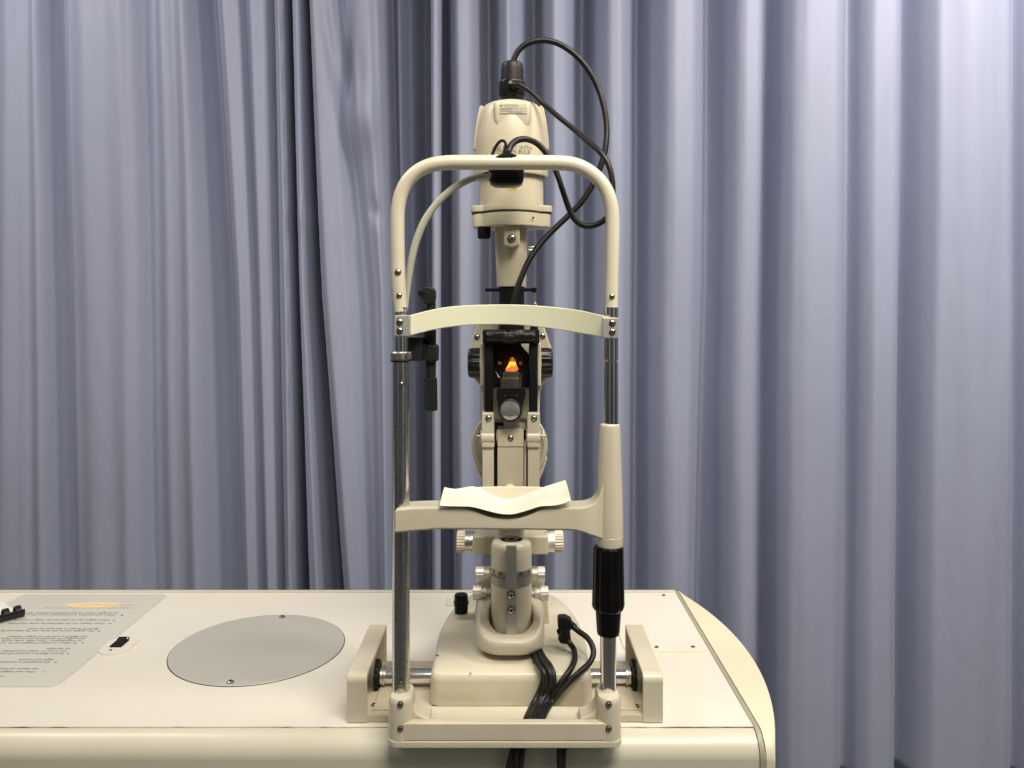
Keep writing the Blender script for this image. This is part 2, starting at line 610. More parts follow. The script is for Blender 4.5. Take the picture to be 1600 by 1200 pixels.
# switch plate
def TP(x, y, dz=0.0):
    q = P(x, y, 0.4813 * FN / (y - 488)); q.z = ZT + dz
    return q
mb = MB()
c = TP(186, 1010)
pts = [(c.x + p[0], c.y + p[1]) for p in rrect(-0.021, 0.021, -0.031, 0.031, 0.0195, 10)]
mb.prism(pts, 'z', ZT - 0.001, ZT + 0.0022, 0.0008)
sp_ = mb.build('switch_plate', 'white', table)
mb = MB()
a, b2 = TP(171, 1014), TP(202.5, 1002.5)
mb.wbox(a.x, b2.x, a.y, b2.y, ZT + 0.001, ZT + 0.0045, 0.0008)
mb.box(((a.x + b2.x) / 2, (a.y + b2.y) / 2 + .004, ZT + 0.005), (0.012, 0.014, 0.004), 0.0008, Matrix.Rotation(0.25, 3, 'X'))
mb.build('rocker_switch', 'blackmat', sp_)
for q in ((200.5, 999.3), (172.5, 1018.8)):
    qq = TP(*q); qq.z = ZT + 0.0018
    screw(sp_, qq, 0.0028, (0, 0, 1), 0.5)
# access panel on the right
mb = MB()
y0, y1 = 1.0465 * K, 1.262 * K
mb.prism(rrect(0.160, XR - 0.0015, y0, y1, 0.016, 8), 'z', ZT - 0.001, ZT + 0.0022, 0.0006)
pn = mb.build('access_panel', 'white', table)
mb = MB()
mb.prism(rrect(0.1588, XR - 0.0012, y0 - 0.0022, y1 + .001, 0.016, 8), 'z', ZT - 0.001, ZT + 0.0011, 0.0)
mb.build('panel_edge', 'edge', pn)
for q in ((1037, 932.5), (1026, 1014), (1083, 1013.5)):
    qq = TP(*q); qq.z = ZT + 0.0018
    screw(pn, qq, 0.0036, (0, 0, 1), random.random())
# worn sealant line along the front edge of the laminate
mb = MB()
mb.wbox(-1.5, XR - 0.001, YF - 0.0011, YF + 0.0003, ZT - 0.003, ZT - 0.0004)
mb.build('worn_seam', 'seam', table, wn=False)

# ================================================================== INSTRUCTION SHEET
Ya, Yb_ = 0.951, 1.2588
xr_ = -0.586
xl_ = -0.832
mb = MB()
mb.prism(rrect(xl_, xr_, Ya * K, Yb_ * K, 0.011, 8), 'z', ZT + 0.0006, ZT + 0.0016, 0.0003)
sheet = mb.build('instruction_sheet', 'sheet')
tag(sheet, 'laminated instruction sheet with upside-down grey text lying on the left of the table', 'instruction sheet')
mb = MB()
mb.prism(rrect(xl_ - 0.0025, xr_ + 0.0025, Ya * K - 0.0025, Yb_ * K + 0.0025, 0.012, 8), 'z', ZT + 0.0002, ZT + 0.0011, 0.0002)
mb.build('laminate_border', 'clear', sheet)


def sheet_text(s, px, py, size, mat='ink', name='printed_line'):
    q = TP(px, py)
    zz = ZT + 0.0019
    text_mesh(s, size, name, mat, sheet, lambda x, y: Vector((q.x - x, q.y - y, zz)))


lines = [(8, 1057.5, 'Note'),
         (71, 1050.5, '1.'), (57, 1050.5, 'Chin rest height can be adjusted by turning'), (62, 1046, 'the sleeve marked by the canthus mark.'),
         (91, 1035.5, '2.'), (80, 1035.5, 'Once patient is positioned, set the slit to'), (85, 1031.8, 'eight and centre.'),
         (110, 1022, '3.'), (101, 1022, 'Ensure BEAM is turned off when the slit lamp is'), (106, 1018.3, 'not in use or when not needed. Use the switch'), (111, 1014.5, 'on the base.'),
         (133, 1005.5, '4.'), (123, 1005.5, 'To adjust vertical and height of slit, turn the knob'), (129, 1002, 'or magnification. Then slide, wide, quick, slow to focus'), (134, 998.7, 'then adjust for parallel by the levers. Make sure'), (138, 995.6, 'that BEAM is used for no longer needed.'),
         (158, 986.8, '5.'), (150, 986.5, 'The height of the slit lamp can be adjusted by moving the'), (155, 983.2, 'BLACK knob on the base to raise.'),
         (175, 975.2, '6.'), (165, 975, 'Chair height can be adjusted by using the pedal.'),
         (182, 970, '7.'), (173, 969.7, 'Chair height can be adjusted by using / controls.'),
         (194, 962, '8.'), (183, 961.6, 'When examination is completed, move the arm'), (186, 958.6, 'to upright, return to be covered in plastic sleeve or cap.')]
for x, y, s in lines:
    sheet_text(s, x, y, 0.0072 if y > 990 else 0.0078)
sheet_text('PLEASE TURN OFF THE MACHINE AFTER USE', 210, 950.5, 0.0072, 'orange_ink')
sheet_text('AND LEAVE THE ROOM TIDY', 216, 946, 0.0072, 'orange_ink')
mb = MB()
q0 = TP(146, 947)
mb.prism([(q0.x + 0.045 * math.cos(a) * (1 + .15 * math.sin(3 * a)), q0.y + 0.012 * math.sin(a)) for a in [2 * PI * i / 28 for i in range(28)]], 'z', ZT + 0.0012, ZT + 0.00172)
mb.build('highlight_mark', 'highlight', sheet, wn=False)

# ================================================================== COMB-BOUND BOOKLET (only its spine end is in view)
bk = thing('comb_bound_booklet', TP(-60, 985), 'black comb-bound booklet with only its spine end showing at the left edge', 'booklet')
e0 = TP(36, 964, 0.008); e1 = TP(-175, 1019, 0.008)
dv = (e1 - e0).normalized()
sv = Vector((0, 0, 1)).cross(dv).normalized()
if sv.y < 0: sv = -sv   # toward the far side
mb = MB()
# spine strip: low trough on near side
R_ = 0.0095
Lr = (e1 - e0).length


def comb(o, l, a0, a1, R, th=0.0012, n=12):
    out = []
    r0, r1 = [], []
    ringsA = []
    for s in (0, l):
        ring = []
        for k in range(n + 1):
            a = a0 + (a1 - a0) * k / n
            ring.append(o + dv * s + sv * math.cos(a) * R + Vector((0, 0, 1)) * math.sin(a) * R)
        for k in range(n, -1, -1):
            a = a0 + (a1 - a0) * k / n
            ring.append(o + dv * s + sv * math.cos(a) * (R - th) + Vector((0, 0, 1)) * math.sin(a) * (R - th))
        ringsA.append(ring)
    return ringsA


mb.loft(comb(e0 + Vector((0, 0, .0025)), Lr, math.radians(150), math.radians(262), R_, 0.0015))
mb.build('comb_spine', 'black', bk)
k = 0.004
while k < Lr - 0.01:
    mb = MB()
    mb.loft(comb(e0 + dv * k + Vector((0, 0, .0025)), 0.0075, math.radians(-15), math.radians(155), R_, 0.0012))
    mb.build('comb_ring', 'black', bk)
    k += 0.0165
mb = MB()
rot = Matrix((dv, sv, Vector((0, 0, 1)))).transposed()
mb.box(e0 + dv * (Lr / 2 + 0.004) + sv * 0.105 + Vector((0, 0, -0.0025)), (Lr - 0.004, 0.205, 0.007), 0.0008, rot)
mb.build('page_block', 'pages', bk)

# ================================================================== CURTAINS
YCUR = 1.9


def keyed(keys, y, mul=1.15):
    out = []
    for xt, xm, xb, d in keys:
        if y < 460:
            s = y / 460
            x = xt + (xm - xt) * s
        else:
            s = (y - 460) / 465
            x = xm + (xb - xm) * s
            if s > 1: x = xb + (xb - xm) * (s - 1) * .5
        out.append((x, d * mul if d > 0 else d))
    return out


def ev(kk, x):
    if x <= kk[0][0]: return kk[0][1]
    for i in range(len(kk) - 1):
        a, b_ = kk[i], kk[i + 1]
        if x <= b_[0]:
            s = (x - a[0]) / max(b_[0] - a[0], 1e-6)
            s = s * s * (3 - 2 * s) * 0.9 + s * 0.1
            return a[1] + (b_[1] - a[1]) * s
    return kk[-1][1]


LK = [(-160, -160, -160, -2), (-110, -110, -110, 4), (-60, -60, -60, -2), (-20, -25, -25, 1), (20, 16, 10, -1.8), (40, 40, 40, -1), (48, 52, 56, -0.6), (60, 66, 72, -1.5),
      (88, 99, 106, 2.8), (112, 122, 132, -1.2), (140, 148, 158, -2.2), (168, 176, 190, -1.6), (196, 204, 208, -2.1), (203, 214, 218, -1.5), (234, 240, 250, 1.6), (255, 264, 272, -0.8), (272, 282, 290, -0.3),
      (290, 302, 312, -2.2), (322, 350, 366, 4.2), (340, 368, 385, 0.5), (352, 378, 392, -1.8), (372, 392, 404, -1.0), (382, 402, 414, 0.9), (396, 410, 424, -2.0), (416, 424, 436, -1.2), (421, 430, 441, 1.6),
      (432, 440, 450, -0.6), (440, 451, 460, -2.4), (443.5, 456, 466, 7.5), (449, 462, 474, 6.0), (456, 468, 486, -0.4), (466, 476, 500, -1.2), (471, 486, 512, 6.5), (476, 496, 532, 9.0), (481, 501, 537, 0.4),
      (492, 515, 552, -1.8), (515, 538, 566, -1.2), (532, 572, 590, 1.4), (548, 590, 600, -1.0), (575, 600, 606, -2.2), (590, 606, 612, -0.8), (603, 614, 620, 7.5),
      (617, 622, 628, 4.6), (632, 636, 640, 7.5), (652, 654, 656, 12), (668, 668, 668, 12), (673, 673.5, 675, 0.5), (679, 680, 682, -2.8), (686, 688, 690, -2.6), (689.5, 692, 694, -0.4), (690.5, 693, 695, 1.0)]
RK = [(670, 670, 670, 9), (692, 693.5, 696, 8.5), (697, 699, 702, 3.0), (704, 706, 708, 0.2), (718, 720, 724, -1.6), (738, 738, 740, -0.8), (762, 764, 766, 6.5), (778, 778, 782, 2.5), (790, 792, 796, -1.4), (812, 812, 814, 0.8), (838, 838, 840, 6.2),
      (862, 862, 862, -1.4), (884, 884, 886, -0.4), (920, 916, 912, 5.8), (940, 937, 934, 0.5), (950, 948, 946, -1.6), (972, 972, 972, -1.6), (986, 984, 982, 0.8), (1004, 1002, 1000, 4.4), (1022, 1018, 1016, 1.0), (1036, 1034, 1032, -2.0), (1050, 1050, 1048, -2.8), (1082, 1078, 1074, -2.2),
      (1100, 1096, 1086, 0.4), (1115, 1112, 1102, 3.8), (1130, 1128, 1122, 2.4), (1146, 1142, 1140, -1.6), (1160, 1156, 1154, -2.7), (1186, 1180, 1176, -2.2), (1198, 1192, 1186, 0.6), (1210, 1205, 1200, 4.2), (1222, 1217, 1213, 0.4), (1236, 1232, 1228, -2.4), (1256, 1254, 1252, -3.4),
      (1302, 1298, 1296, -3.0), (1318, 1314, 1310, -1.6), (1333, 1330, 1326, 1.5), (1346, 1344, 1340, -1.2), (1360, 1356, 1354, -2.8), (1394, 1390, 1386, -2.6), (1410, 1404, 1400, -0.8), (1428, 1422, 1418, 3.2), (1446, 1440, 1436, 0.2), (1462, 1456, 1452, -2.4),
      (1512, 1510, 1506, -4.0), (1566, 1564, 1560, -3.2), (1582, 1580, 1580, -0.8), (1593, 1591, 1592, 1.8), (1606, 1604, 1604, -1.0), (1625, 1625, 1625, -1),
      (1660, 1660, 1660, -3), (1705, 1705, 1705, 4), (1755, 1755, 1755, -3), (1800, 1800, 1800, 3), (1850, 1850, 1850, -2)]


def curtain(name, keys, xa, xb, label, base=0.0, amp=0.012):
    xs = []
    x = xa
    while x < xb - 0.01:
        xs.append(x); x += 1.8
    xs.append(xb)
    ys = [-170 + i * (1218 + 170) / 110 for i in range(111)]
    mb = MB()
    t = bmesh.new()
    G = []
    sm = 5.0 if xa > 500 else 2.2
    for y in ys:
        kk = keyed(keys, min(max(y, -60), 1215), 1.6 if xa > 500 else 1.2)
        crisp = kk
        row = []
        z = P(800, y, YCUR).z
        # soften folds a little from top to bottom, irregularly
        for xx in xs:
            wob = 3.0 * noise.noise(Vector((xx * .004, z * 1.1, 3.1)))
            x2 = xx + wob if xa + 15 < xx < xb - 15 else xx
            sg = sm if (xx > 725 or xa < 500) else 1.0
            if xa < 500 and xx > 425: sg = 0.9
            d = sum(ev(kk, x2 + o_ * sg) * w_ for o_, w_ in ((-1.6, .12), (-.8, .22), (0, .32), (.8, .22), (1.6, .12)))
            d *= 1.0 + 0.16 * noise.noise(Vector((xx * .012, z * 1.3, 0)))
            d += 0.22 * noise.noise(Vector((xx * .03, z * 2.2, 5)))
            d += 0.05 * noise.noise(Vector((xx * .08, z * 9, 9)))
            if name == 'curtain' and xx < 700:
                # the handled bulge and crease between x 530-600
                gx, gy = (xx - 572) / 26, (y - 190) / 42
                d -= 2.2 * math.exp(-gx * gx - gy * gy)
                gx, gy = (xx - 560) / 10, (y - 90) / 60
                d += 2.0 * math.exp(-((xx - (546 + 0.0 * y)) / 7) ** 2 - ((y - 70) / 75) ** 2)
                d += 1.6 * math.exp(-((xx - (505 + 0.17 * y)) / 9) ** 2 - ((y - 130) / 130) ** 2)
                d += 1.2 * math.exp(-((xx - (592 + .5 * (y - 335))) / 9) ** 2 - ((y - 335) / 16) ** 2)
                d -= 1.5 * math.exp(-((xx - 480) / 9) ** 2 - ((y - 335) / 22) ** 2)
            v = P(xx, y, YCUR)
            v.y = YCUR * K + base + amp * d
            row.append(t.verts.new(v))
        G.append(row)
    for i in range(len(ys) - 1):
        for j in range(len(xs) - 1):
            t.faces.new((G[i][j], G[i + 1][j], G[i + 1][j + 1], G[i][j + 1]))
    for f in t.faces: f.smooth = True
    mb.absorb(t)
    o = mb.build('curtain', 'curtain', wn=False, sharp=180)
    s = o.modifiers.new('thick', 'SOLIDIFY')
    s.thickness = 0.002
    s.offset = 1
    tag(o, label, 'curtain', 'blue-grey curtains hanging behind the table')
    return o


curtain('curtain', LK, -150, 690.5, 'left curtain panel with narrow blue-grey folds, ending at a dark edge left of the lamp', 0.0, 0.0140)
curtain('curtain', RK, 672, 1840, 'blue-grey curtain panel on the right, with broad soft pale folds behind the lamp', 0.012, 0.0155)

# ================================================================== RAIL BASE (tray and end covers)
rail = thing('rail_base', (-0.008, 0.935 * K, ZT), 'cream rail tray with two upright end covers, bolted across the table under the slit lamp', 'rail base')
XC = -0.0082
XO, XI = 0.1853, 0.1618
RY0, RY1 = 0.866 * K, 1.006 * K
mb = MB()
mb.wbox(XC - XO + 0.001, XC + XO - 0.001, RY0 + 0.002, RY1 - 0.002, ZT + 0.0005, ZT + 0.0088, 0.0012)
tr = mb.build('tray', 'cream_dull', rail)
for sx in (-1, 1):
    mb = MB()
    mb.wbox(XC + sx * 0.135, XC + sx * 0.157, RY0 + 0.012, RY1 - 0.01, ZT + 0.0088, ZT + 0.0108, 0.0006)
    mb.build('rack_strip', 'cream_dull', tr)
for px_, py_ in ((591, 1031), (985, 1031), (584, 1102), (995, 1104)):
    q = P(px_, py_, (0.4725) * FN / (py_ - 488)); q.z = ZT + 0.0098
    screw(tr, q, 0.0028, (0, 0, 1), random.random())
for sx in (-1, 1):
    xo = XC + sx * XO; xi = XC + sx * XI
    zt = 0.8078
    # inverted U section in YZ
    th = 0.005
    rr = 0.010
    out = [(RY0, ZT + 0.0006)]
    for i in range(8):
        a = math.radians(180 - 90 * i / 7)
        out.append((RY0 + rr + rr * math.cos(a), zt - rr + rr * math.sin(a)))
    for i in range(5):
        a = math.radians(90 - 90 * i / 4)
        out.append((RY1 - .004 + .004 * math.cos(a), zt - .004 + .004 * math.sin(a)))
    out.append((RY1, ZT + 0.0006))
    inn = [(RY1 - th, ZT + 0.0006), (RY1 - th, zt - th), (RY0 + rr, zt - th), (RY0 + th, zt - rr), (RY0 + th, ZT + 0.0006)]
    mb = MB()
    mb.prism(out + inn, 'x', min(xo, xi), max(xo, xi), 0.0013, 2, 50)
    wall = out
    w0 = xo + (-sx) * 0.0008
    w1 = xo + (-sx) * 0.0055
    wall = [(RY0 + .0008, ZT + .0006)] + [(p[0] + (.0008 if p[0] < 0.95 else -.0008), p[1] - .0008) for p in out[1:-1]] + [(RY1 - .0008, ZT + .0006)]
    mb.prism(wall, 'x', min(w0, w1), max(w0, w1))
    cv = mb.build('end_cover', 'cream', rail)
    screw(cv, Vector((xo, RY0 + 0.014, 0.7815)), 0.002, (sx, 0, 0), .3)

# ================================================================== CHIN REST STAND
head = thing('chin_rest_stand', (-0.009, 0.84 * K, ZT), 'cream hoop and chrome post head frame with forehead band, at the table front edge', 'head rest')
HF = 0.815
YP = 0.838
# base: lower plate, beam, rear ledge
mb = MB()
zb0 = ZT + 0.0008
zb0 = ZT + 0.0008
SX0, SX1 = -0.1383, 0.1221
mb.prism(rrect(SX0, SX1, HF * K, 0.885 * K, 0.012, 8), 'z', zb0, zb0 + 0.0072, 0.0012)
base = mb.build('foot_plate', 'cream', head)
mb = MB()
ztb = P(0, 1131, HF).z
mb.wbox(SX0 + .010, SX1 - .010, (HF + 0.0010) * K, 0.8255 * K, zb0 + 0.0074, ztb, 0.0016, 3)
mb.wbox(SX0 + 0.02, SX1 - 0.02, 0.8250 * K, 0.868 * K, zb0 + 0.0074, ztb - 0.0085, 0.0012)
beam = mb.build('base_beam', 'cream', head)
for s, x0, x1 in ((1, -0.1381, -0.1103), (-1, 0.0942, 0.1219)):
    mb = MB()
    z0 = zb0 + 0.0074
    z1 = P(0, 1077.5, YP).z
    rings = []
    for ins, z in ((0.0, z0), (0.0, z0 + .004), (0.0002, z1 - 0.02), (0.0004, z1 - 0.006), (0.0012, z1 - 0.0025), (0.0024, z1 - 0.0006), (0.0042, z1)):
        rings.append([Vector((p[0], p[1], z)) for p in rrect(x0 + ins, x1 - ins, (HF + .0004) * K + ins, 0.8565 * K - ins, 0.0134 - ins, 10)])
    mb.loft(rings)
    xa = x1 if s == 1 else x0
    mb.prism([(xa - s * .006, z0), (xa + s * .018, z0), (xa + s * .018, ztb - .0006), (xa + s * .010, ztb + .0012), (xa + s * .003, ztb + .006), (xa - s * .002, ztb + .014), (xa - s * .006, ztb + .022)], 'y', (HF + 0.012) * K, 0.852 * K, 0.0035, 3)
    sk = mb.build('post_socket', 'cream', head)
    xs_ = 625.5 if s == 1 else 951.3
    for yy in (1101, 1138.5):
        screw(sk, P(xs_, yy, HF + .0001), M(4.3, HF), (0, -1, 0), random.random())

# left post
mb = MB(); mb.vl(626.5, YP, [(1084, 13.6), (557, 13.2), (556, 12.6)])
lp = mb.build('lower_post', 'oldchrome', head)
screw(lp, P(626, 1068, YP - .0115), M(3.6, YP), (0, -1, 0), .3)
screw(lp, P(627, 600, YP - .0112), M(3.2, YP), (0, -1, 0), .3)
mb = MB(); mb.vl(626.5, YP, [(560, 10.2), (480, 10.2)])
mb.build('upper_post', 'chrome', head)
mb = MB(); mb.vl(625.5, YP, [(563, 13.5), (562.5, 14.8), (560, 15.2), (551, 15.2), (549.5, 14)])
mb.pbox(636, 642, 550.5, 561.5, YP - .012, YP - .004, 0.0008)
mb.build('post_collar', 'steel', head)
mb = MB(); mb.vl(625.5, YP, [(565.5, 13.5), (565, 15.2), (563.2, 15.2), (563, 13)])
mb.build('collar_gasket', 'black', head)
# right post
mb = MB(); mb.vl(950.5, YP, [(1084, 12.9), (940, 12.7)])
mb.build('lower_post', 'chrome', head)
mb = MB(); mb.vl(955, YP, [(670, 11), (565, 11), (564.3, 10.2), (562.6, 10.2), (562, 11.2), (480, 11.2)])
mb.build('upper_post', 'chrome', head)
# grip sleeve
mb = MB()
mb.vl(950.5, YP, [(853, 21), (854.5, 23.2), (857, 23.8), (900, 24.6), (940, 25.4), (946, 25.6), (950, 24), (953, 21)][::-1], 72, (12, 0.0011, 0.0165))
mb.vl(950.5, YP, [(950, 20.5), (953, 20), (985, 18.0), (990, 17.2), (991.5, 15)][::-1], 48)
mb.build('height_grip', 'grip', head)

# chin rest body ----------------------------------------------------------
cr_ = bpy.data.objects
mb = MB()
CF = 0.82
stn = [(616, 797.5, 833.5, .0), (624, 796, 833, 0), (640, 794.5, 831.5, 0), (655, 793.8, 830, 0), (672, 793.4, 828.6, 0), (680, 793.4, 827.8, 0), (700, 793.6, 827.5, 0), (722, 794, 827.5, 0), (733, 796, 827.6, 0), (744, 800, 827.7, 0), (755, 804.8, 827.8, 0), (768, 808.8, 827.9, 0), (782, 810.6, 828, 0), (797, 811, 828, 0), (812, 809.6, 828.2, 0),
       (825, 805.6, 828.4, 0), (836, 800.4, 828.6, 0), (846, 796, 828.8, 0), (857, 794, 829, 0), (880, 793.8, 829.2, 0), (895, 793.8, 829.6, 0), (905, 793.6, 831.2, .0002), (914, 793, 834, .0008), (921, 791.6, 837.2, .0020), (928, 788.5, 840.2, .0036), (934, 783, 843, .0052), (938, 775, 845, .0064), (941, 766, 846, .0074), (945, 755, 847, .0092)]
secs = []
for x, yt, yb, rec in stn:
    q = P(x, yt, CF); z1_ = q.z; z0_ = P(x, yb, CF).z
    y0_ = CF * K + rec; y1_ = 0.8535 * K
    r = .0022
    if x == 616: 
        sec = [(y0_ + r, z0_ + r), (y0_ + r, z1_ - r), (y0_ + 2 * r, z1_ - r), (y1_ - 2 * r, z1_ - r), (y1_ - r, z1_ - r), (y1_ - r, z0_ + r)]
        sec = [(y0_ + r, z0_ + r), (y0_ + r, z0_ + r), (y0_ + r, z1_ - r), (y0_ + r, z1_ - r), (y0_ + r, z1_ - r), (y1_ - r, z1_ - r), (y1_ - r, z1_ - r), (y1_ - r, z0_ + r)]
        secs.append([Vector((q.x, a_, b_)) for a_, b_ in sec])
        x_off = q.x + .0016
        sec = [(y0_ + r, z0_), (y0_, z0_ + r), (y0_, z1_ - r), (y0_ + r * .3, z1_ - r * .3), (y0_ + r, z1_), (y1_ - r, z1_), (y1_, z1_ - r), (y1_, z0_)]
        secs.append([Vector((x_off, a_, b_)) for a_, b_ in sec])
        continue
    sec = [(y0_ + r, z0_), (y0_, z0_ + r), (y0_, z1_ - r), (y0_ + r * .3, z1_ - r * .3), (y0_ + r, z1_), (y1_ - r, z1_), (y1_, z1_ - r), (y1_, z0_)]
    secs.append([Vector((q.x, a_, b_)) for a_, b_ in sec])
mb.loft(secs)
# left rear flange to the post
mb.pbox(622, 690, 797.5, 830, 0.853, 0.8585, 0.0015, ref=CF)
# right tube with flared fillet into the beam
prof = [(853, 19), (851, 20.3), (837, 20.6), (836.4, 20.1), (835.6, 20.7), (800, 20.3), (760, 19.1), (700, 17.2), (668, 16.1), (663.5, 15), (661.5, 11.5)]
mb.vl(953, YP, prof, 48)
# curved rear wall of the chin cup
cx = P(797, 488, .86).x
zr = P(0, 760.5, 0.876).z
zl = P(0, 829, CF).z + 0.004
rings = []
nA = 28
outer, inner = [], []
for i in range(nA + 1):
    t_ = PI * i / nA
    ex = math.cos(t_); ey = math.sin(t_)
    outer.append((cx - 0.066 * math.copysign(abs(ex) ** 0.75, ex), 0.850 * K + 0.031 * abs(ey) ** 0.7))
    inner.append((cx - 0.0625 * math.copysign(abs(ex) ** 0.75, ex), 0.850 * K + 0.0275 * abs(ey) ** 0.7))


def rim(x):
    d = abs(x - cx) / 0.066
    return zr - 0.010 * max(0, (d - 0.55) / 0.45) ** 1.6


cup = []
for i in range(nA + 1):
    ox, oy = outer[i]; ix, iy = inner[i]
    zz = rim(ox)
    cup.append([Vector((ox, oy, zl)), Vector((ox, oy, zz - .001)), Vector(((ox * .7 + ix * .3), (oy * .7 + iy * .3), zz)), Vector(((ox * .3 + ix * .7), (oy * .3 + iy * .7), zz)), Vector((ix, iy, zz - .001)), Vector((ix * .8 + cx * .2, iy - .004, zz - .016)), Vector((ix * .4 + cx * .6, 0.853 * K, zl + .006)), Vector((ix * .4 + cx * .6, 0.853 * K, zl))])
mb.loft(cup)
chin = mb.build('chin_rest', 'cream', head)

# forehead band ------------------------------------------------------------
bt = [(634, 494, 525.0), (640, 492.5, 524), (670, 485, 517), (700, 479.5, 511.5), (740, 476.6, 507.8), (800, 475.8, 507.4), (850, 478.3, 512), (900, 484, 519.5), (930, 490, 524.5), (945, 493.6, 526.5), (951, 495, 527)]
sec = []
pp = [Vector((x, a, b_)) for x, a, b_ in bt]
pp = smooth_path(pp, 6)
for v in pp:
    s = (v.x - 634) / (951 - 634)
    Y = 0.8235 + 0.042 * math.sin(PI * min(max(s, 0), 1)) ** 0.9
    A = P(v.x, v.y, Y); B = P(v.x, v.z, Y)
    th = 0.0026
    sec.append([A + Vector((0, 0, -.0008)), A + Vector((0, .0008, 0)), A + Vector((0, th - .0008, 0)), A + Vector((0, th, -.0008)), B + Vector((0, th, .0008)), B + Vector((0, th - .0008, 0)), B + Vector((0, .0008, 0)), B + Vector((0, 0, .0008))])
mb = MB(); mb.loft(sec)
mb.build('forehead_band', 'band', head)
for x0, x1, y0, y1 in ((615.5, 640.5, 492.5, 525.5), (942.5, 967, 496.5, 528.5)):
    mb = MB()
    mb.pbox(x0, x1, y0, y1, 0.8195, 0.854, 0.0012, 2)
    br = mb.build('band_bracket', 'alu', head)
    for yy in ((503, 516.5) if x0 < 700 else (504.5, 518.5)):
        screw(br, P((x0 + x1) / 2 - 3.5 if x0 < 700 else (x0 + x1) / 2 + 2.2, yy, 0.8188), M(4.6, .82), (0, -1, 0), random.random())

# hoop ----------------------------------------------------------------------
mb = MB()
path = [(626.5, 487, YP), (624.5, 462, YP), (622.5, 430, YP), (621.5, 390, YP), (621, 350, YP), (621.8, 328, YP), (626, 305, YP), (636, 284, YP), (652, 268, YP), (672, 258.5, YP), (696, 254.5, YP), (730, 253.8, YP), (800, 253.8, YP), (860, 254.3, YP), (890, 256, YP),
        (912, 263, YP), (932, 277, YP), (946, 295, YP), (954, 317, YP), (957, 340, YP), (957, 380, YP), (956, 430, YP), (955.3, 487, YP)]
rad = [10.3, 10.8, 11, 11, 11, 11, 11, 11, 11, 11.3, 11.6, 11.6, 11.6, 11.6, 11.6, 11.3, 11, 11, 11, 10.9, 10.8, 10.6, 10.2]
mb.tube([P(*q) for q in path], 0.008, 20, res=8, radii=[M(r, YP) for r in rad])
hoop = mb.build('top_hoop', 'ivory', head)
screw(hoop, P(621.7, 425, YP - .0078), M(4.4, YP), (0, -1, 0), .5)
screw(hoop, P(623.5, 461.5, YP - .0078), M(3.8, YP), (0, -1, 0), .2)
screw(hoop, P(956.5, 463, YP - .0078), M(3.6, YP), (0, -1, 0), .9)
for xx in (735.5, 764):
    mb = MB(); mb.lathe(P(xx, 243.2, YP), (0, 0, 1), [(0, .0022), (.0012, .002), (.0018, .001)], 12)
    mb.build('rivet', 'screw', hoop)

# cable guide tube
mb = MB()
YG = 0.853
mb.tube([P(*q) for q in [(634, 487, YG), (636.5, 460, YG), (639.5, 430, YG), (644, 402, YG), (651, 375, YG), (663, 346, YG), (680, 321, YG), (702, 299, YG), (728, 283, YG), (752, 275.5, YG), (768, 274, YG)]],
        0.004, 14, res=8, radii=[M(r, YG) for r in (3.0, 4.0, 5.2, 6.0, 6.0, 6.0, 5.6, 5.6, 5.6, 5.4, 5.2)])
mb.build('guide_tube', 'guide', head)
# fixation light box under the hoop
mb = MB()
a = P(763, 250, 0.852); bb = P(819, 290, 0.852)
rings = []
for ins, z in ((.012, bb.z), (.006, bb.z + .0008), (.0022, bb.z + .0032), (.0006, bb.z + .0075), (0, bb.z + .012), (0, a.z - .002), (.002, a.z)):
    rings.append([Vector((p[0], p[1], z)) for p in rrect(a.x + ins, bb.x - ins, 0.848 * K + ins * .6, 0.876 * K - ins * .6, 0.0085 - min(ins, .006) * .5, 6)])
mb.loft(rings)
fb = mb.build('fixation_box', 'black', head)
mb = MB(); mb.lathe(P(791, 264.7, .8452), (0, -1, 0), [(0, .0012), (.001, .0009)], 10)
mb.build('pin', 'screw', fb)
# zip tie / gland on top of the hoop
mb = MB()
mb.pprism([(774, 244.5), (786, 239), (790, 233), (796, 234), (798, 239), (808, 242), (800, 245), (784, 246)], YP - 0.008, YP + .012, 0.0006)
mb.pprism([(752, 270.5), (762, 267.5), (766, 272), (758, 272.5)], .85, .86, 0.0004)
mb.tube([P(*q) for q in [(768, 245, .852), (773, 232, .85), (780, 222, .848), (786, 220, .847), (790, 224, .846), (789, 234, .845), (787, 240, .844)]], M(2.4, .85), 8, res=6)
mb.build('cable_tie', 'black', head)

# fixation target arm --------------------------------------------------------
mb = MB()
mb.pbox(637, 659.5, 527.5, 564, 0.846, 0.870, 0.0012)
arm = mb.build('target_arm', 'charcoal', head)
mb = MB()
mb.lathe(P(657, 546, .86), (1, 0, 0), [(0, M(7, .86)), (M(8, .86), M(7, .86))], 20)
mb.pbox(663.5, 683.5, 539, 565.5, 0.856, 0.876, 0.0025)
mb.build('swivel_joint', 'charcoal', arm)
mb = MB()
mb.vl(672.8, .866, [(641, 7.5), (560, 8.6), (520, 8.6), (468, 7.8)], 8)
mb.vl(671.5, .866, [(538, 7.8), (536, 9.4), (512, 9.8), (508, 8)], 20)
mb.build('rod', 'charcoal', arm)
mb = MB()
mb.vl(673.2, .866, [(641.5, 9.2), (640, 10.6), (593, 9.9), (590, 8.8)], 6)
mb.build('rod_sleeve', 'charcoal', arm)
mb = MB()
mb.pprism([(655, 455), (659, 450), (668, 447.5), (677, 450), (679.5, 455), (679.5, 466), (676, 475), (662, 475), (660, 467), (655.5, 463)], 0.858, 0.876, 0.0018)
mb.build('target_head', 'charcoal', arm)
mb = MB(); mb.lathe(P(658, 458.5, .8575), (-.35, -1, 0), [(0, M(5, .86)), (.0015, M(4.6, .86)), (.0015, M(3.2, .86)), (.0005, M(3, .86))], 20)
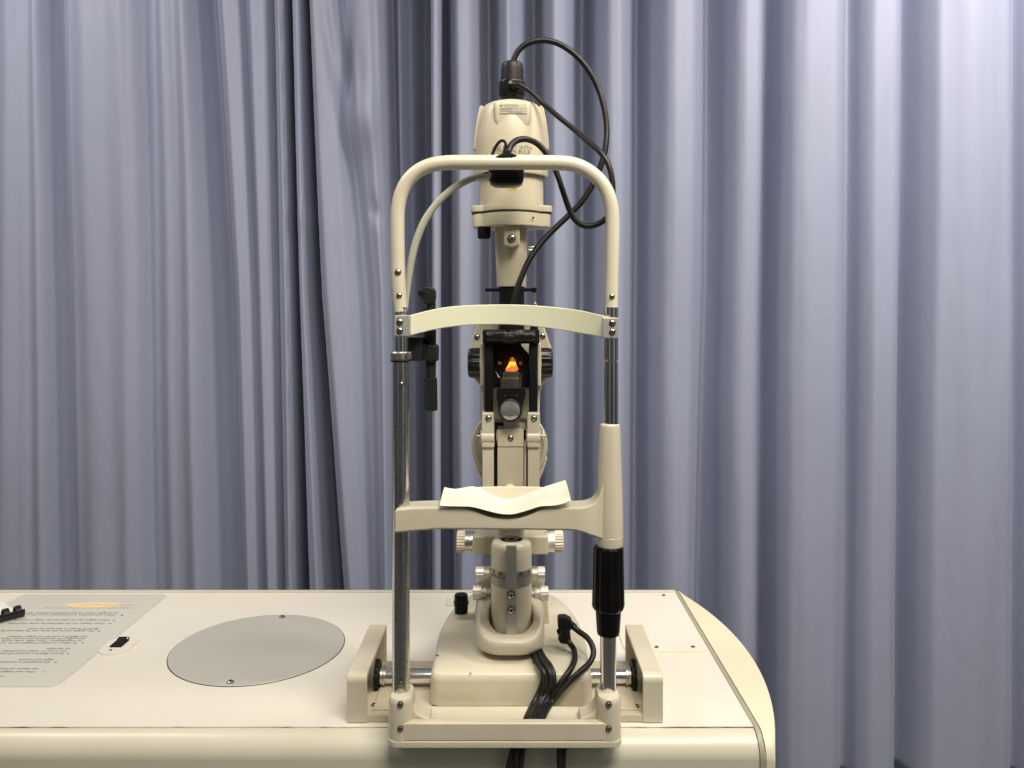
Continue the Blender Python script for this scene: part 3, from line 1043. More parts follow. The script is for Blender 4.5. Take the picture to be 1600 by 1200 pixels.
mb.build('eyelet', 'black', arm)

# ================================================================== CHIN PAPER
fr = [(687, 789.6), (700, 790.4), (718, 790.8), (735, 791.3), (748, 794), (762, 797.8), (780, 802), (797, 803.2), (812, 800.6), (828, 795.6), (845, 790.6), (862, 789.6), (878, 787), (891.5, 781.8)]
bk_ = [(694.5, 761), (702, 762.8), (712, 763.8), (724, 762), (738, 760), (752, 763.5), (766, 771.5), (782, 778), (797, 779), (813, 775.5), (833, 767.6), (852, 760), (868, 755), (883, 750.3)]
fr3 = smooth_path([P(x, y, 0.8165) for x, y in fr], 5)
bk3 = smooth_path([P(x, y, 0.8745) for x, y in bk_], 5)
mb = MB()
for layer in range(2):
    dz = -0.0005 * layer
    sh = 0.0004 * layer
    sec = []
    for a, b_ in zip(fr3, bk3):
        pts = []
        nn = 8
        for k in range(nn + 1):
            s = k / nn
            p = a.lerp(b_, s)
            p.z += 0.0012 * math.sin(PI * s)
            ridge = 0
            for hx, hy in ((717, 774.5), (862, 773.5)):
                h = P(hx, hy, 0.846)
                dd = math.hypot((p.x - h.x) / 0.0062, (p.y - h.y) / 0.008)
                ridge += 0.0016 * math.exp(-((dd - 1) * 2.2) ** 2)
            p.z += ridge + dz * (1 - .6 * s)
            p.x += sh * math.sin(layer * 2.1) * 1.5
            p.y += sh * (1 - s) * (1 if layer % 2 else -1)
            pts.append(p)
        sec.append(pts + [q + Vector((0, 0, -0.00038)) for q in reversed(pts)])
    mb.loft(sec)
paper = mb.build('chin_paper', 'paper', None, wn=False, sharp=50)
tag(paper, 'stack of white tissue strips curving over the chin rest', 'paper tissue')

# ================================================================== SLIT LAMP
sl = thing('slit_lamp', (0, 0.96 * K, ZT + 0.012), 'tall cream slit lamp with orange painted reflection, on its sliding base behind the head frame', 'slit lamp')


def dplan(ins):
    """D-shaped plan of the sliding base"""
    pts = []
    hw = 0.0975 - ins
    xc = -0.001
    yf_ = 0.883 * K + ins
    r = 0.012
    for i in range(7):
        a = math.radians(180 + 90 * i / 6)
        pts.append((xc - hw + r + r * math.cos(a), yf_ + r + r * math.sin(a)))
    for i in range(7):
        a = math.radians(270 + 90 * i / 6)
        pts.append((xc + hw - r + r * math.cos(a), yf_ + r + r * math.sin(a)))
    ys = 0.955 * K
    ye = 1.135 * K - ins
    for i in range(25):
        a = PI * i / 24
        pts.append((xc + hw * math.cos(a), ys + (ye - ys) * math.sin(a) ** 0.9))
    return pts


mb = MB()
rings = []
z0 = P(0, 1103.5, .883).z


def topz(y):     # top slopes gently up toward the rear
    s = (y / K - 0.883) / 0.24
    return 0.7995 + 0.016 * min(max(s, 0), 1) ** 0.7


for ins, dz in ((0.004, None), (0.0005, 0.0), (0, 0.002)):
    z = z0 - 0.0005 if dz is None else z0 + dz
    rings.append([Vector((p[0], p[1], z)) for p in dplan(ins)])
for ins, dz in ((0, -0.010), (0.0008, -0.006), (0.0025, -0.0025), (0.005, -0.0006), (0.009, 0.0), (0.02, 0.0007), (0.04, 0.001), (0.06, 0.001)):
    pl = dplan(ins) if ins < .03 else [(p[0] * (1 - ins * 8), (p[1] - 1.03) * (1 - ins * 8) + 1.03) for p in dplan(0.009)]
    rings.append([Vector((p[0], p[1], topz(p[1]) + dz)) for p in pl])
mb.loft(rings)
sb = mb.build('sliding_base', 'cream', sl, sharp=60)
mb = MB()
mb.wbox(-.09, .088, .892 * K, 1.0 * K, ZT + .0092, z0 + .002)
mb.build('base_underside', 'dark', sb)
for (x, y, w_, h_) in ((735, 1052, 3.2, 1.0), (683, 1023.5, 5, 1.1), (897, 1034, 2, 1)):
    mb = MB()
    q = P(x, y, .8835)
    if y < 1048:
        for _ in range(10):
            q = P(x, y, (ZC - topz(q.y) - .0006) * FN / (y - 488))
    mb.box((q.x, q.y - .0002, q.z), (M(w_, .88), .0012, M(h_, .88)), 0.0, Matrix.Rotation(.3, 3, 'Y'))
    mb.build('paint_chip', 'dark', sb, wn=False)
# axle with wheels
za = P(0, 1056.5, .935).z
mb = MB()
mb.lathe((XC - 0.154, .935 * K, za), (1, 0, 0), [(0, .0092), (.308, .0092)], 32)
ax = mb.build('roller_axle', 'chrome', sl)
for sx in (-1, 1):
    mb = MB()
    mb.lathe((XC + sx * 0.151, .935 * K, za + .0005), (sx, 0, 0), [(0, .0105), (.0005, .0118), (.003, .0118), (.0035, .0105), (.006, .0112), (.0065, .011)], 32)
    mb.build('collar', 'steel', ax)
    mb = MB()
    mb.lathe((XC + sx * 0.1585, .935 * K, za + .0012), (sx, 0, 0), [(0, .0085), (.0003, .0185), (.0028, .0195), (.0055, .0195), (.0058, .010)], 48, (36, .0016, .0188))
    mb.build('gear_wheel', 'blackmat', ax)

# cradle (swing arm base)
mb = MB()
CX = P(797, 488, .93).x
zc0 = P(0, 1027, .9005).z


def cplan(ins, y0=0.9005, y1=1.03):
    return rrect(CX - .0437 + ins, CX + .0437 - ins, y0 * K + ins, y1 * K - ins, 0.034 - ins * .7, 10)


def ctop(y):
    s = min(max((y / K - 0.905) / 0.05, 0), 1)
    return 0.0195 + 0.032 * s * s * (3 - 2 * s)


rings = []
for ins, z in ((.010, zc0 + .0002), (.004, zc0 + .0006), (.0015, zc0 + .003), (0.0005, zc0 + .008)):
    rings.append([Vector((p[0], p[1], z)) for p in cplan(ins)])
for ins, dz in ((0.0003, -.007), (.0012, -.003), (.0035, -.0008), (.006, 0)):
    rings.append([Vector((p[0], p[1], zc0 + ctop(p[1]) + dz)) for p in cplan(ins)])
# inner well around the column
colc = P(799, 488, .953)
base_pl = cplan(.006)
for fx, fy, dz in ((.036, .032, -.0015), (.0335, .0300, -.007), (.032, .0285, -.020)):
    ring = []
    for p in base_pl:
        a = math.atan2(p[1] - colc.y, p[0] - colc.x)
        ring.append(Vector((colc.x + fx * math.cos(a), colc.y + fy * math.sin(a) * (1.0 if math.sin(a) < 0 else 1.1), zc0 + ctop(p[1]) * (.55 if dz < -.01 else .9 if dz < -.005 else 1) + dz)))
    rings.append(ring)
mb.loft(rings)
cradle = mb.build('swing_cradle', 'cream', sl, sharp=60)
mb = MB()
# rear support blocks behind the column
mb.pbox(746, 851, 897, 985, .992, 1.025, 0.003, 3)
mb.pprism([(739, 985), (744, 940), (752, 920), (846, 920), (856, 940), (860, 985)], 1.0, 1.03, 0.003, 3)
mb.build('rear_support', 'cream_dull', cradle)

# column
mb = MB()
c = P(799, 488, .953)
zz = lambda y, Y=.927: ZC - (y - 488) * Y / FN
z_bot, z_b1, z_b2, z_s1 = zz(989), zz(920.5), zz(906.3), zz(895.5)
rc = 0.0262
zt_ = ZC - (842 - 488) * .953 / FN
mb.lathe((c.x, c.y, 0), (0, 0, 1), [(z_bot - .02, rc), (z_b1 - .0003, rc), (z_b1 + .0003, rc - .0006)], 72)
mb.lathe((c.x, c.y, 0), (0, 0, 1), [(z_s1 - .0002, rc - .0006), (z_s1 + .0004, rc), (zt_ - .010, rc - .0004), (zt_ - .006, rc - .0009), (zt_ - .003, rc - .0022), (zt_ - .001, rc - .0045), (zt_, rc - .0085), (zt_, .0148), (zt_ - .0035, .0145), (zt_ - .0035, .001)], 72)
column = mb.build('column', 'cream', sl)
mb = MB()
mb.lathe((c.x, c.y, 0), (0, 0, 1), [(z_b1, rc - .0004), (z_b1 + .0002, rc + .0002), (z_b2 - .0002, rc + .0002), (z_b2, rc - .0006)], 72)
mb.build('grey_ring', 'greyband', column)
mb = MB()
mb.lathe((c.x, c.y, 0), (0, 0, 1), [(z_b2, rc - .0008), (z_b2 + .0002, rc - .0004), (z_s1 - .0002, rc - .0004), (z_s1, rc - .0008)], 72)
scale_ = mb.build('angle_scale', 'greyband', column)


def on_col(ang, z, R=rc - .0002):
    return Vector((c.x + R * math.sin(ang), c.y - R * math.cos(ang), z))


for s_, a in (('80', -.56), ('80', .50), ('70', -1.08), ('70', 1.03)):
    text_mesh(s_, .0062, 'scale_number', 'dark', scale_, lambda x, y, a=a: on_col(a + x / rc, z_b2 + .0036 + y), 'CENTER')
mb = MB()
for k in range(-13, 14):
    a = k * .098
    h = .0031 if k % 2 else .0022
    t = bmesh.new()
    vs = [t.verts.new(on_col(a + dx, z_b2 + dz, rc - .00015)) for dx, dz in ((-.012, .0004), (.012, .0004), (.012, h), (-.012, h))]
    t.faces.new(vs)
    mb.absorb(t)
mb.build('scale_ticks', 'dark', scale_, wn=False)
# socket in the column top
mb = MB()
mb.lathe((c.x, c.y, zt_ - .003), (0, 0, 1), [(0, .0142), (.0008, .0142)], 48)
mb.build('top_socket', 'blackmat', column)
mb = MB()
mb.lathe((c.x, c.y, zt_ - .0024), (0, 0, 1), [(0, .0085), (.002, .0085), (.0022, .0075), (.0022, .0045), (.0004, .0042)], 40)
mb.build('pivot_pin', 'steel', column)
mb = MB(); mb.lathe((c.x, c.y, zt_ - .0019), (0, 0, 1), [(0, .004), (.0022, .004)], 6)
mb.build('hex_recess', 'dark', column)
# strap
mb = MB()
mb.pbox(790.8, 807.2, 853, 998.5, .9222, .9262, 0.0005, 2)
strap = mb.build('metal_strap', 'alu', column)
mb = MB(); mb.pbox(790.8, 807.2, 998.2, 999.5, .9226, .928, 0.0)
mb.pbox(790.8, 807.2, 856, 995, .9264, .9275)
mb.build('strap_spacer', 'dark', strap)
for yy in (930, 953.5):
    screw(strap, P(798.6, yy, .9212), M(5.4, .921), (0, -1, 0), random.random())
# neck behind column top
mb = MB()
nk = []
for (y, hw, r) in ((875, 27, .006), (852, 26.5, .006), (842, 25.5, .007), (834, 23.5, .008), (826, 23, .008), (770, 23, .008)):
    zz_ = P(0, y, .985).z
    h_ = M(hw, .985)
    cxx = P(798, 488, .985).x
    nk.append([Vector((p[0], p[1], zz_)) for p in rrect(cxx - h_, cxx + h_, .981 * K, 1.02 * K, r, 6)])
mb.loft(nk)
mb.build('arm_neck', 'cream', sl)

# four clamp knobs
for (side, x0, x1, xc_, yy) in ((-1, 743, 757, 765, 896.5), (1, 840, 851.5, 831, 896.5), (-1, 739, 752.5, 759.5, 925.5), (1, 844, 856.5, 836, 927)):
    Yk = .972
    mb = MB()
    o0 = P(x0 if side < 0 else x1, yy, Yk)
    d = Vector((-side, 0, 0))
    w = M(x1 - x0, Yk); wc = M(abs((xc_ - (x1 if side < 0 else x0))), Yk)
    r_ = M(11.4, Yk)
    mb.lathe(o0, d, [(0, r_ * .88), (.0006, r_ * .97), (.0012, r_), (w - .0005, r_), (w, r_ * .93)], 60, (14, .0006, r_ * .9))
    mb.lathe(o0, d, [(w - .0002, r_ * .74), (w + wc * .35, r_ * .76), (w + wc * .4, r_ * .66), (w + wc * .55, r_ * .66), (w + wc * .6, r_ * .76), (w + wc, r_ * .72)], 40)
    mb.lathe(o0, d, [(w + wc * .9, r_ * .3), (w + wc + .022, r_ * .3)], 20)
    kb = mb.build('clamp_knob', 'knobsteel', sl)
# cross arm with ribbed knobs
mb = MB()
Yr = 1.0
mb.pprism([(739, 832), (856, 832), (856, 861.5), (739, 861.5)], Yr - .016, Yr + .016, 0.003, 3, ref=Yr)
ca = mb.build('cross_arm', 'cream_dull', sl)
for side, xa, xm, xb in ((-1, 714, 727, 740), (1, 880, 866.5, 854)):
    mb = MB()
    o0 = P(xa, 846, Yr); d = Vector((-side, 0, 0))
    w = M(abs(xm - xa), Yr); R2 = M(16.8, Yr)
    mb.lathe(o0, d, [(0, R2 * .86), (.0008, R2 * .97), (.0014, R2), (w - .0006, R2), (w, R2 * .94)], 96, (24, .0012, R2 * .95))
    mb.build('ribbed_knob', 'ivory', ca)
    mb = MB()
    w2 = M(abs(xb - xm), Yr)
    mb.lathe(o0 + d * w, d, [(0, R2 * .93), (w2 * .5, R2 * .95), (w2 * .52, R2 * .9), (w2 * .6, R2 * .9), (w2 * .62, R2 * .94), (w2 + .002, R2 * .92)], 48)
    mb.build('dial_collar', 'steel' if side < 0 else 'knobsteel', ca)

# joystick-side black knob on the base
kk = P(720.5, 957, 1.02)
kz = topz(kk.y) + .0008
mb = MB()
mb.lathe((kk.x, kk.y, kz), (0, 0, 1), [(0, .0098), (.0035, .0098), (.0065, .0092), (.0068, .008)], 32)
kb = mb.build('knob_base', 'clear', sb)
mb = MB()
mb.lathe((kk.x, kk.y, kz + .0045), (0, 0, 1), [(0, .0085), (.002, .0092), (.0125, .0096), (.013, .0104), (.018, .0104), (.0185, .0096), (.025, .0094), (.027, .0085), (.0275, .006)], 48, (20, .0006, .0095))
mb.build('black_knob', 'grip', kb)

# ---- twin pillars
for x0, x1 in ((753, 771.8), (824, 843.3)):
    mb = MB()
    mb.pbox(x0 + .6, x1 - .3, 690, 822, .935, .962, 0.0012)
    mb.pbox(x0 - .6, x1 + .6, 645, 700, .932, .962, 0.0022, 3)
    mb.lathe(P(x0 - 1.0, 683, .939), (1, 0, 0), [(0, M(10, .944)), (.0006, M(11.5, .94)), (M(x1 - x0 + 1.4, .944), M(11.5, .94)), (M(x1 - x0 + 2, .94), M(10, .94))], 40)
    pil = mb.build('pillar', 'cream', sl)
    mb = MB()
    for side in (-1, 1):
        xx = x0 - 2.2 if side < 0 else x1 + 4
        mb.lathe(P(xx, 682, .948), (1, 0, 0), [(0, M(10.5, .948)), (M(2.6, .948), M(10.5, .948))] , 32)
    mb.build('hinge_washer', 'cream', pil)
    screw(pil, P((x0 + x1) / 2 + .8, 653.5, .9312), M(4.3, .93), (0, -1, 0), random.random())
    mb = MB()
    s = -1 if x0 < 800 else 1
    mb.lathe(P(x0 - 2 if s < 0 else x1 + 2, 681, .946), (s, 0, 0), [(0, .0016), (.004, .0016), (.0045, .0024), (.006, .002)], 14)
    mb.build('hinge_pin', 'screw', pil)
# centre panel
mb = MB()
mb.pbox(777.3, 818.3, 671, 698, .937, .965, 0.0008)
cpn = mb.build('center_block', 'cream', sl)
screw(cpn, P(798, 684.5, .9362), M(4.0, .936), (0, -1, 0), .4)
mb = MB()
mb.pbox(777.3, 818.0, 699, 822, .9378, .965, 0.0006)
mb.build('center_panel', 'cream_dull', sl)
mb = MB()
mb.pbox(819.2, 822.2, 690, 822, .941, .96, 0.0004)
mb.build('side_rail', 'cream', sl)
mb = MB()
mb.pbox(771, 826, 660, 822, .966, .972)
mb.build('dark_backing', 'dark', sl)
# little brass-like dome near the cup
mb = MB(); mb.lathe(P(797, 761, .93), (0, 0, 1), [(0, .006), (.002, .0055), (.0035, .003)], 24)
mb.build('arm_button', 'cream', sl)

# microscope body behind ----------------------------------------------------
mb = MB()
plate = [(747, 500), (743, 512), (736, 530), (732, 545), (731, 560), (733, 578), (741, 592), (749, 603), (752, 615), (753, 655), (843, 655), (844, 615), (847, 603), (855, 592), (862, 578), (864, 560), (862, 545), (857, 530), (851, 512), (848, 500)]
mb.pprism(plate, .985, 1.05, 0.003, 3, angle=25)
mic = mb.build('microscope_body', 'cream', sl)
screw(mic, P(745.5, 526.5, .9843), M(4.0, .984), (0, -1, 0), .5)
screw(mic, P(848, 525, .9843), M(4.0, .984), (0, -1, 0), .5)
for side, xa, xb in ((-1, 731.5, 750.5), (1, 863, 845)):
    mb = MB()
    o0 = P(xa, 567, .975); d = Vector((-side, 0, 0)); w = M(abs(xb - xa), .975); R3 = M(24, .975)
    mb.lathe(o0, d, [(0, R3 * .78), (.0008, R3 * .9), (.0025, R3 * .965), (w * .5, R3), (w, R3)], 80, (11, .0018, R3 * .88))
    mb.build('focus_knob', 'black', mic)
    mb = MB()
    mb.lathe(o0 + d * w, d, [(0, R3 * .98), (M(7, .975), R3 * .9)], 40)
    mb.build('knob_plate', 'cream', mic)
for x0, x1 in ((750.5, 757.5), (839.5, 845.5)):
    mb = MB(); mb.pbox(x0, x1, 536, 604, .955, .985, 0.002, 3); mb.build('side_cheek', 'cream', mic)
# disc (swing pivot)
mb = MB()
o = P(796, 697, 1.0)
mb.lathe(o + Vector((0, .03, 0)), (0, -1, 0), [(0, M(58, 1.0)), (.026, M(60, 1.0)), (.029, M(59.6, 1.0)), (.031, M(58, 1)), (.031, M(53, 1.0)), (.028, M(52, 1.0)), (.028, M(5, 1))], 80)
mb.pprism([(739, 715), (745, 735), (753, 752), (843, 752), (850, 735), (856, 715)], 1.003, 1.03, 0.003, 3)
mb.build('pivot_disc', 'cream_dull', sl)

# black mirror carrier ---------------------------------------------------------
mb = MB()
for x0, x1 in ((757, 770.3), (826.8, 840)):
    mb.pbox(x0, x1, 530, 647, .940, .958, 0.0012)
mb.pbox(754, 843, 515.5, 537, .936, .962, 0.0012)
mb.pbox(828.5, 840.5, 509.5, 518, .938, .95, 0.0008)
car = mb.build('mirror_carrier', 'blackmat', sl)
mb = MB()
mb.pprism([(769, 534), (814, 534), (814.5, 540), (827.5, 555), (827.5, 606), (769, 606)], .962, .968, 0.0)
mb.build('back_shield', 'blackmat', car)
# roll of black tape across the head
t = bmesh.new()
seg, nL = 40, 60
rings = []
for i in range(nL + 1):
    s = i / nL
    x = 760.5 + (836 - 760.5) * s
    c0 = P(x, 525, .934)
    rr = 9.8 - 2.2 * abs(2 * s - 1) ** 3
    ring = []
    for j in range(seg):
        a = 2 * PI * j / seg
        n_ = noise.noise(Vector((x * .09, math.cos(a) * 1.6, math.sin(a) * 1.6))) * 1.7 + noise.noise(Vector((x * .3, math.cos(a) * 4, math.sin(a) * 4))) * .7
        if 794 < x < 799: n_ += .8
        r2 = M(rr + n_, .934)
        ring.append(c0 + Vector((0, math.cos(a) * r2 * .8, math.sin(a) * r2)))
    rings.append(ring)
mb = MB(); mb.loft(rings)
mb.build('tape_wrap', 'rubber', car)
# lamp's mirror reflection painted as a glowing shape, then pins and prism
mb = MB()
mb.pprism([(796.8, 561), (799, 558.6), (802, 558.8), (804.8, 562), (805.6, 568), (807.6, 573), (810.5, 577.5), (806, 580.2), (802, 582.6), (797.5, 581.2), (792.5, 580.8), (789, 578), (791.8, 574.5), (795.0, 569.5), (795.9, 565)], .945, .957, 0.0012)
mb.build('painted_lamp_reflection', 'glow', car)
for xx in (780, 814.5):
    mb = MB(); mb.lathe(P(xx, 567.5, .962), (.1, -1, 0), [(0, M(3.0, .96)), (.002, M(3.0, .96)), (.0025, M(2, .96))], 20)
    mb.build('steel_pin', 'prism', car)
mb = MB()
mb.pprism([(784, 590), (785.5, 583.5), (790, 580), (807, 580), (811.5, 583.5), (812.5, 590)], .938, .955, 0.0008)
mb.pbox(784, 812.5, 590.8, 605.5, .936, .956, 0.0006)
mb.build('prism_block', 'prism', car)
mb = MB()
mb.pbox(780.5, 783.2, 583, 607, .934, .955, 0.0003)
mb.pbox(813.3, 817.0, 583, 607, .934, .955, 0.0003)
mb.build('prism_frame', 'blackmat', car)
mb = MB()
mb.tube([P(*q) for q in [(782.8, 590, .933), (783, 607, .933), (813, 607, .933), (814, 585, .933)]], .0004, 6, res=1)
mb.tube([P(*q) for q in [(774.5, 580.5, .936), (780, 590.5, .933)]], .0005, 6, res=1)
mb.tube([P(*q) for q in [(785, 606.5, .93), (793, 613.5, .928)]], .0006, 6, res=1)
mb.build('spring_wire', 'steel', car)
# lens holder
mb = MB()
cxl, cyl, rl = 797.3, 641.0, 19.0
pts = [(776.5, 606), (821, 606), (821.5, 617)]
for i in range(21):
    a = math.radians(12 - 204 * i / 20)
    pts.append((cxl + rl * math.cos(a), cyl - rl * math.sin(a)))
pts.append((775.8, 617))
mb.pprism(pts, .924, .940, 0.0012, 2)
lh = mb.build('lens_holder', 'blackmat', car)
mb = MB()
mb.lathe(P(cxl, cyl, .9235), (0, -1, 0), [(0, M(18, .92)), (.0016, M(17.6, .92)), (.002, M(16.6, .92)), (.0006, M(15.6, .92))], 56)
mb.build('lens_ring', 'charcoal', lh)
mb = MB()
nR = 8
mb.lathe(P(cxl, cyl, .9232), (0, -1, 0), [(0, M(15.8, .92))] + [(0.0004 + .0028 * (1 - (k / nR) ** 2), M(15.6 * max(k / nR, .02), .92)) for k in range(nR, -1, -1)], 56)
mb.build('lens', 'glass', lh)
for xx in (789.5, 807):
    mb = MB(); mb.lathe(P(xx, 618, .9232), (0, -1, 0), [(0, .0014), (.001, .0011)], 12); mb.build('bright_pin', 'screw', lh)
mb = MB()
mb.pbox(787, 810, 655, 675, .945, .96, .002)
mb.build('lens_neck', 'steel', sl)
mb = MB()
mb.pbox(811, 822.5, 661.5, 672, .95, .96, .0006)
mb.build('latch_block', 'cream', sl)

# neck of the lamp tower -------------------------------------------------------
YL = .955
mb = MB()
mb.vl(799.5, YL, [(520, 20), (449, 20), (448, 19.4)][0:], 48)
tn = mb.build('black_neck', 'blackmat', sl)
mb = MB()
mb.pbox(758, 782, 450.3, 455.6, YL - .004, YL + .004, 0.0006)
mb.pbox(817, 838, 450.3, 455.6, YL - .004, YL + .004, 0.0006)
mb.pbox(831, 838.5, 449.3, 457, YL - .005, YL + .005, 0.0006)
mb.build('cross_lever', 'blackmat', tn)
mb = MB()
mb.tube([P(834.5, 456, YL - .003), P(834.8, 468, YL - .003), P(835, 476, YL - .003)], .0011, 10, res=2)
mb.tube([P(833.5, 476, YL - .003), P(836, 474, YL - .003), P(838, 479, YL - .003)], .0016, 10, res=2)
mb.build('lever_pin', 'steel', tn)
# pedestal of the lamp housing
mb = MB()
mb.vl(799, YL, [(448, 22.3), (445, 22.8), (420, 23.4), (395, 24.8), (350, 25.6)], 56)
mb.pprism([(787, 352), (812.3, 352), (812.3, 380), (810, 384), (804, 386), (795, 386), (789, 384), (787, 380)], .924, .95, 0.0022, 3, angle=60)
ped = mb.build('lamp_pedestal', 'cap', sl)
screw(ped, P(799.5, 372.5, .9235), M(5.8, .923), (0, -1, 0), .85, slot=True)
mb = MB()
mb.tube([P(825, 386, YL - .004), P(834, 386, YL - .004)], .0011, 8, res=1)
mb.tube([P(825, 390.3, YL - .004), P(833, 390.3, YL - .004)], .0009, 8, res=1)
mb.lathe(P(833, 386, YL - .004), (1, 0, 0), [(0, .0018), (.0012, .0018)], 12)
mb.build('lock_pin', 'chrome', ped)
# flange drum
mb = MB()
def flange(hw_px, hd, r_px):
    """plan: circle of radius r plus side ears reaching hw"""
    cxf = P(799.3, 488, YL).x; cyf = YL * K
    pts = []
    for i in range(96):
        a = 2 * PI * i / 96
        r_c = M(r_px, YL)
        # ear: rounded rectangle radius function
        ex = M(hw_px, YL); ey = hd
        ca_, sa_ = abs(math.cos(a)), abs(math.sin(a))
        nn = 5.0
        r_e = ((ca_ / ex) ** nn + (sa_ / ey) ** nn) ** (-1 / nn)
        r = max(r_c, r_e)
        pts.append((cxf + r * math.cos(a), cyf + r * math.sin(a)))
    return pts
z_a, z_b, z_c = ZC + .1084, ZC + .1262, ZC + .1357
dr = flange(60.5, .020, 50)
mb.prism(dr, 'z', z_a, z_b, 0.0018, 2, 60)
dm = mb.build('lamp_drum', 'cap', sl)
mb = MB()
mb.prism(flange(63.5, .0215, 50.0), 'z', z_b + .0012, z_c, 0.0014, 2, 60)
mb.build('lamp_flange', 'cap', sl)
mb = MB()
mb.prism(flange(61.5, .020, 50.4), 'z', z_b - .0005, z_b + .0014)
mb.build('flange_gap', 'dark', sl)
mb = MB(); mb.lathe(P(833, 340.3, .9235), (.4, -1, 0), [(0, .0013), (.0012, .0013)], 12); mb.build('vent_hole', 'dark', dm)
mb = MB()
mb.vl(756.5, .945, [(373, 8.5), (371.5, 10.2), (358, 10.5), (355, 10.5)], 48, (16, .0006, .007))
mb.build('filter_knob', 'blackmat', dm)
# cylinder
mb = MB()
mb.vl(799.5, YL, [(330, 49.8), (262, 49.2)], 72)
cyl_ = mb.build('lamp_cylinder', 'cap', sl)
# yellow label
Rc = M(49.6, YL) + .0002
cc = P(799.5, 488, YL)
def on_cyl(x, z, R=Rc, c0=cc):
    a = x / R
    return Vector((c0.x + R * math.sin(a), c0.y - R * math.cos(a), z))
mb = MB()
zz0, zz1 = P(0, 294.5, .905).z, P(0, 283, .905).z
rg = []
for i in range(7):
    x = M(-5.5 + 14.5 * i / 6, .91)
    rg.append([on_cyl(x, zz0), on_cyl(x, zz1), on_cyl(x, zz1, Rc - .001), on_cyl(x, zz0, Rc - .001)])
mb.loft(rg)
yl = mb.build('warning_label', 'yellow', cyl_, wn=False)
mb = MB()
t = bmesh.new()
for tri in (((-3.6, 293), (0.2, 293), (0.2, 285)), ((1.4, 293.0), (1.4, 285), (7.5, 285), (7.5, 293))):
    vs = [on_cyl(M(x_, .91), P(0, y_, .905).z, Rc + .0002) for x_, y_ in tri]
    ctr = sum(vs, Vector()) / len(vs)
    for i in range(len(vs)):
        a_, b_ = vs[i], vs[(i + 1) % len(vs)]
        i0 = a_.lerp(ctr, .22); i1 = b_.lerp(ctr, .22)
        t.faces.new([t.verts.new(v) for v in (a_, b_, i1, i0)])
mb.absorb(t)
mb.build('label_print', 'dark', yl, wn=False)
# cap
mb = MB()
prof = [(262, 49.8), (277, 50.5), (279, 53), (279, 56), (276.5, 57.4), (268, 57.6), (250, 57.8), (235, 57.6), (220, 56.6), (206, 54.8), (192, 52.2), (180, 49.4), (173, 46.8), (168, 42.5), (164.5, 36), (161.5, 26), (160, 15), (160, 5)]
mb.vl(799, YL, prof, 96)
# side fins
for s in (-1, 1):
    pts = [(47.5, 168.3), (44, 168.5), (40, 176), (44, 200), (49, 232), (57.5, 238), (58.2, 232), (56.4, 212), (53.4, 190), (49.5, 171)]
    pts = [(799 + s * (a + .3), b_) for a, b_ in pts]
    mb.pprism(pts, YL - .012, YL + .012, 0.0016, 2, ref=YL, angle=40)
# raised top tab, blending down the front
tabp = []
for (y, Yfr, hw) in ((158, .921, 26), (158.6, .9165, 28), (161, .9140, 29), (170, .9128, 29.3), (178, .9126, 29.3), (190, .9128, 28.5), (198, .9140, 27)):
    pass
cx0 = P(800.5, 488, .92).x
rings = []
for (y, yo, hw) in ((200, .9165, 24), (196, .9155, 27), (186, .9150, 28.5), (172, .9150, 29.2), (163, .9158, 29.4), (160, .9172, 29), (158.4, .920, 27.5), (158, .925, 24)):
    h_ = M(hw, .92)
    z = P(0, y, .92).z
    ring = [Vector((p[0], p[1], z)) for p in rrect(cx0 - h_, cx0 + h_, yo * K, .985 * K, .005, 5)]
    rings.append(ring)
mb.loft(rings)
cap = mb.build('lamp_housing', 'cap', sl, sharp=50)
RcC = M(57.9, YL) + .0003
cap_c = P(799, 488, YL)
for s_, yy, xo in (('USE ONLY WITH', 232.8, 801), ('TOPCON BULB', 239.4, 800)):
    zc_ = P(0, yy, YL - .045).z
    text_mesh(s_, .0069, 'printed_text', 'cap_ink', cap, lambda x, y, zc_=zc_, xo=xo: on_cyl(x + M(xo - 799, .91), zc_ + y, RcC, cap_c), 'CENTER')
mb = MB()
mb.pbox(780.5, 823.5, 161.3, 177.8, .9143, .916, 0.0002)
lab = mb.build('rating_label', 'label', cap)
def flat_text(s, x, y, size, mat, parent, Y, name='printed_text', align='LEFT'):
    o = P(x, y, Y)
    text_mesh(s, size, name, mat, parent, lambda a, b_: Vector((o.x + a, o.y, o.z + b_)), align)
flat_text('TOPCON', 786, 166.8, .0042, 'label_ink', lab, .9140)
mb = MB(); mb.lathe(P(783.2, 165.3, .9143), (0, -1, 0), [(0, .0013), (.0003, .0013)], 16); mb.build('round_logo', 'label_ink', lab)
mb = MB()
for yy in (168.4, 171.2, 174, 176.6):
    mb.pbox(781.5, 822.5, yy, yy + .35, .9141, .9143)
for xx in (781.5, 794, 807, 814, 822.3):
    mb.pbox(xx, xx + .35, 168.4, 176.6, .9141, .9143)
mb.build('label_grid', 'label_ink', lab, wn=False)
flat_text('POWER SUPPLY', 782.6, 170.9, .0022, 'label_ink', lab, .9140)
flat_text('12V 30W   No.', 782.6, 173.7, .0022, 'label_ink', lab, .9140)
flat_text('MADE IN JAPAN', 795, 176.4, .0022, 'label_ink', lab, .9140)

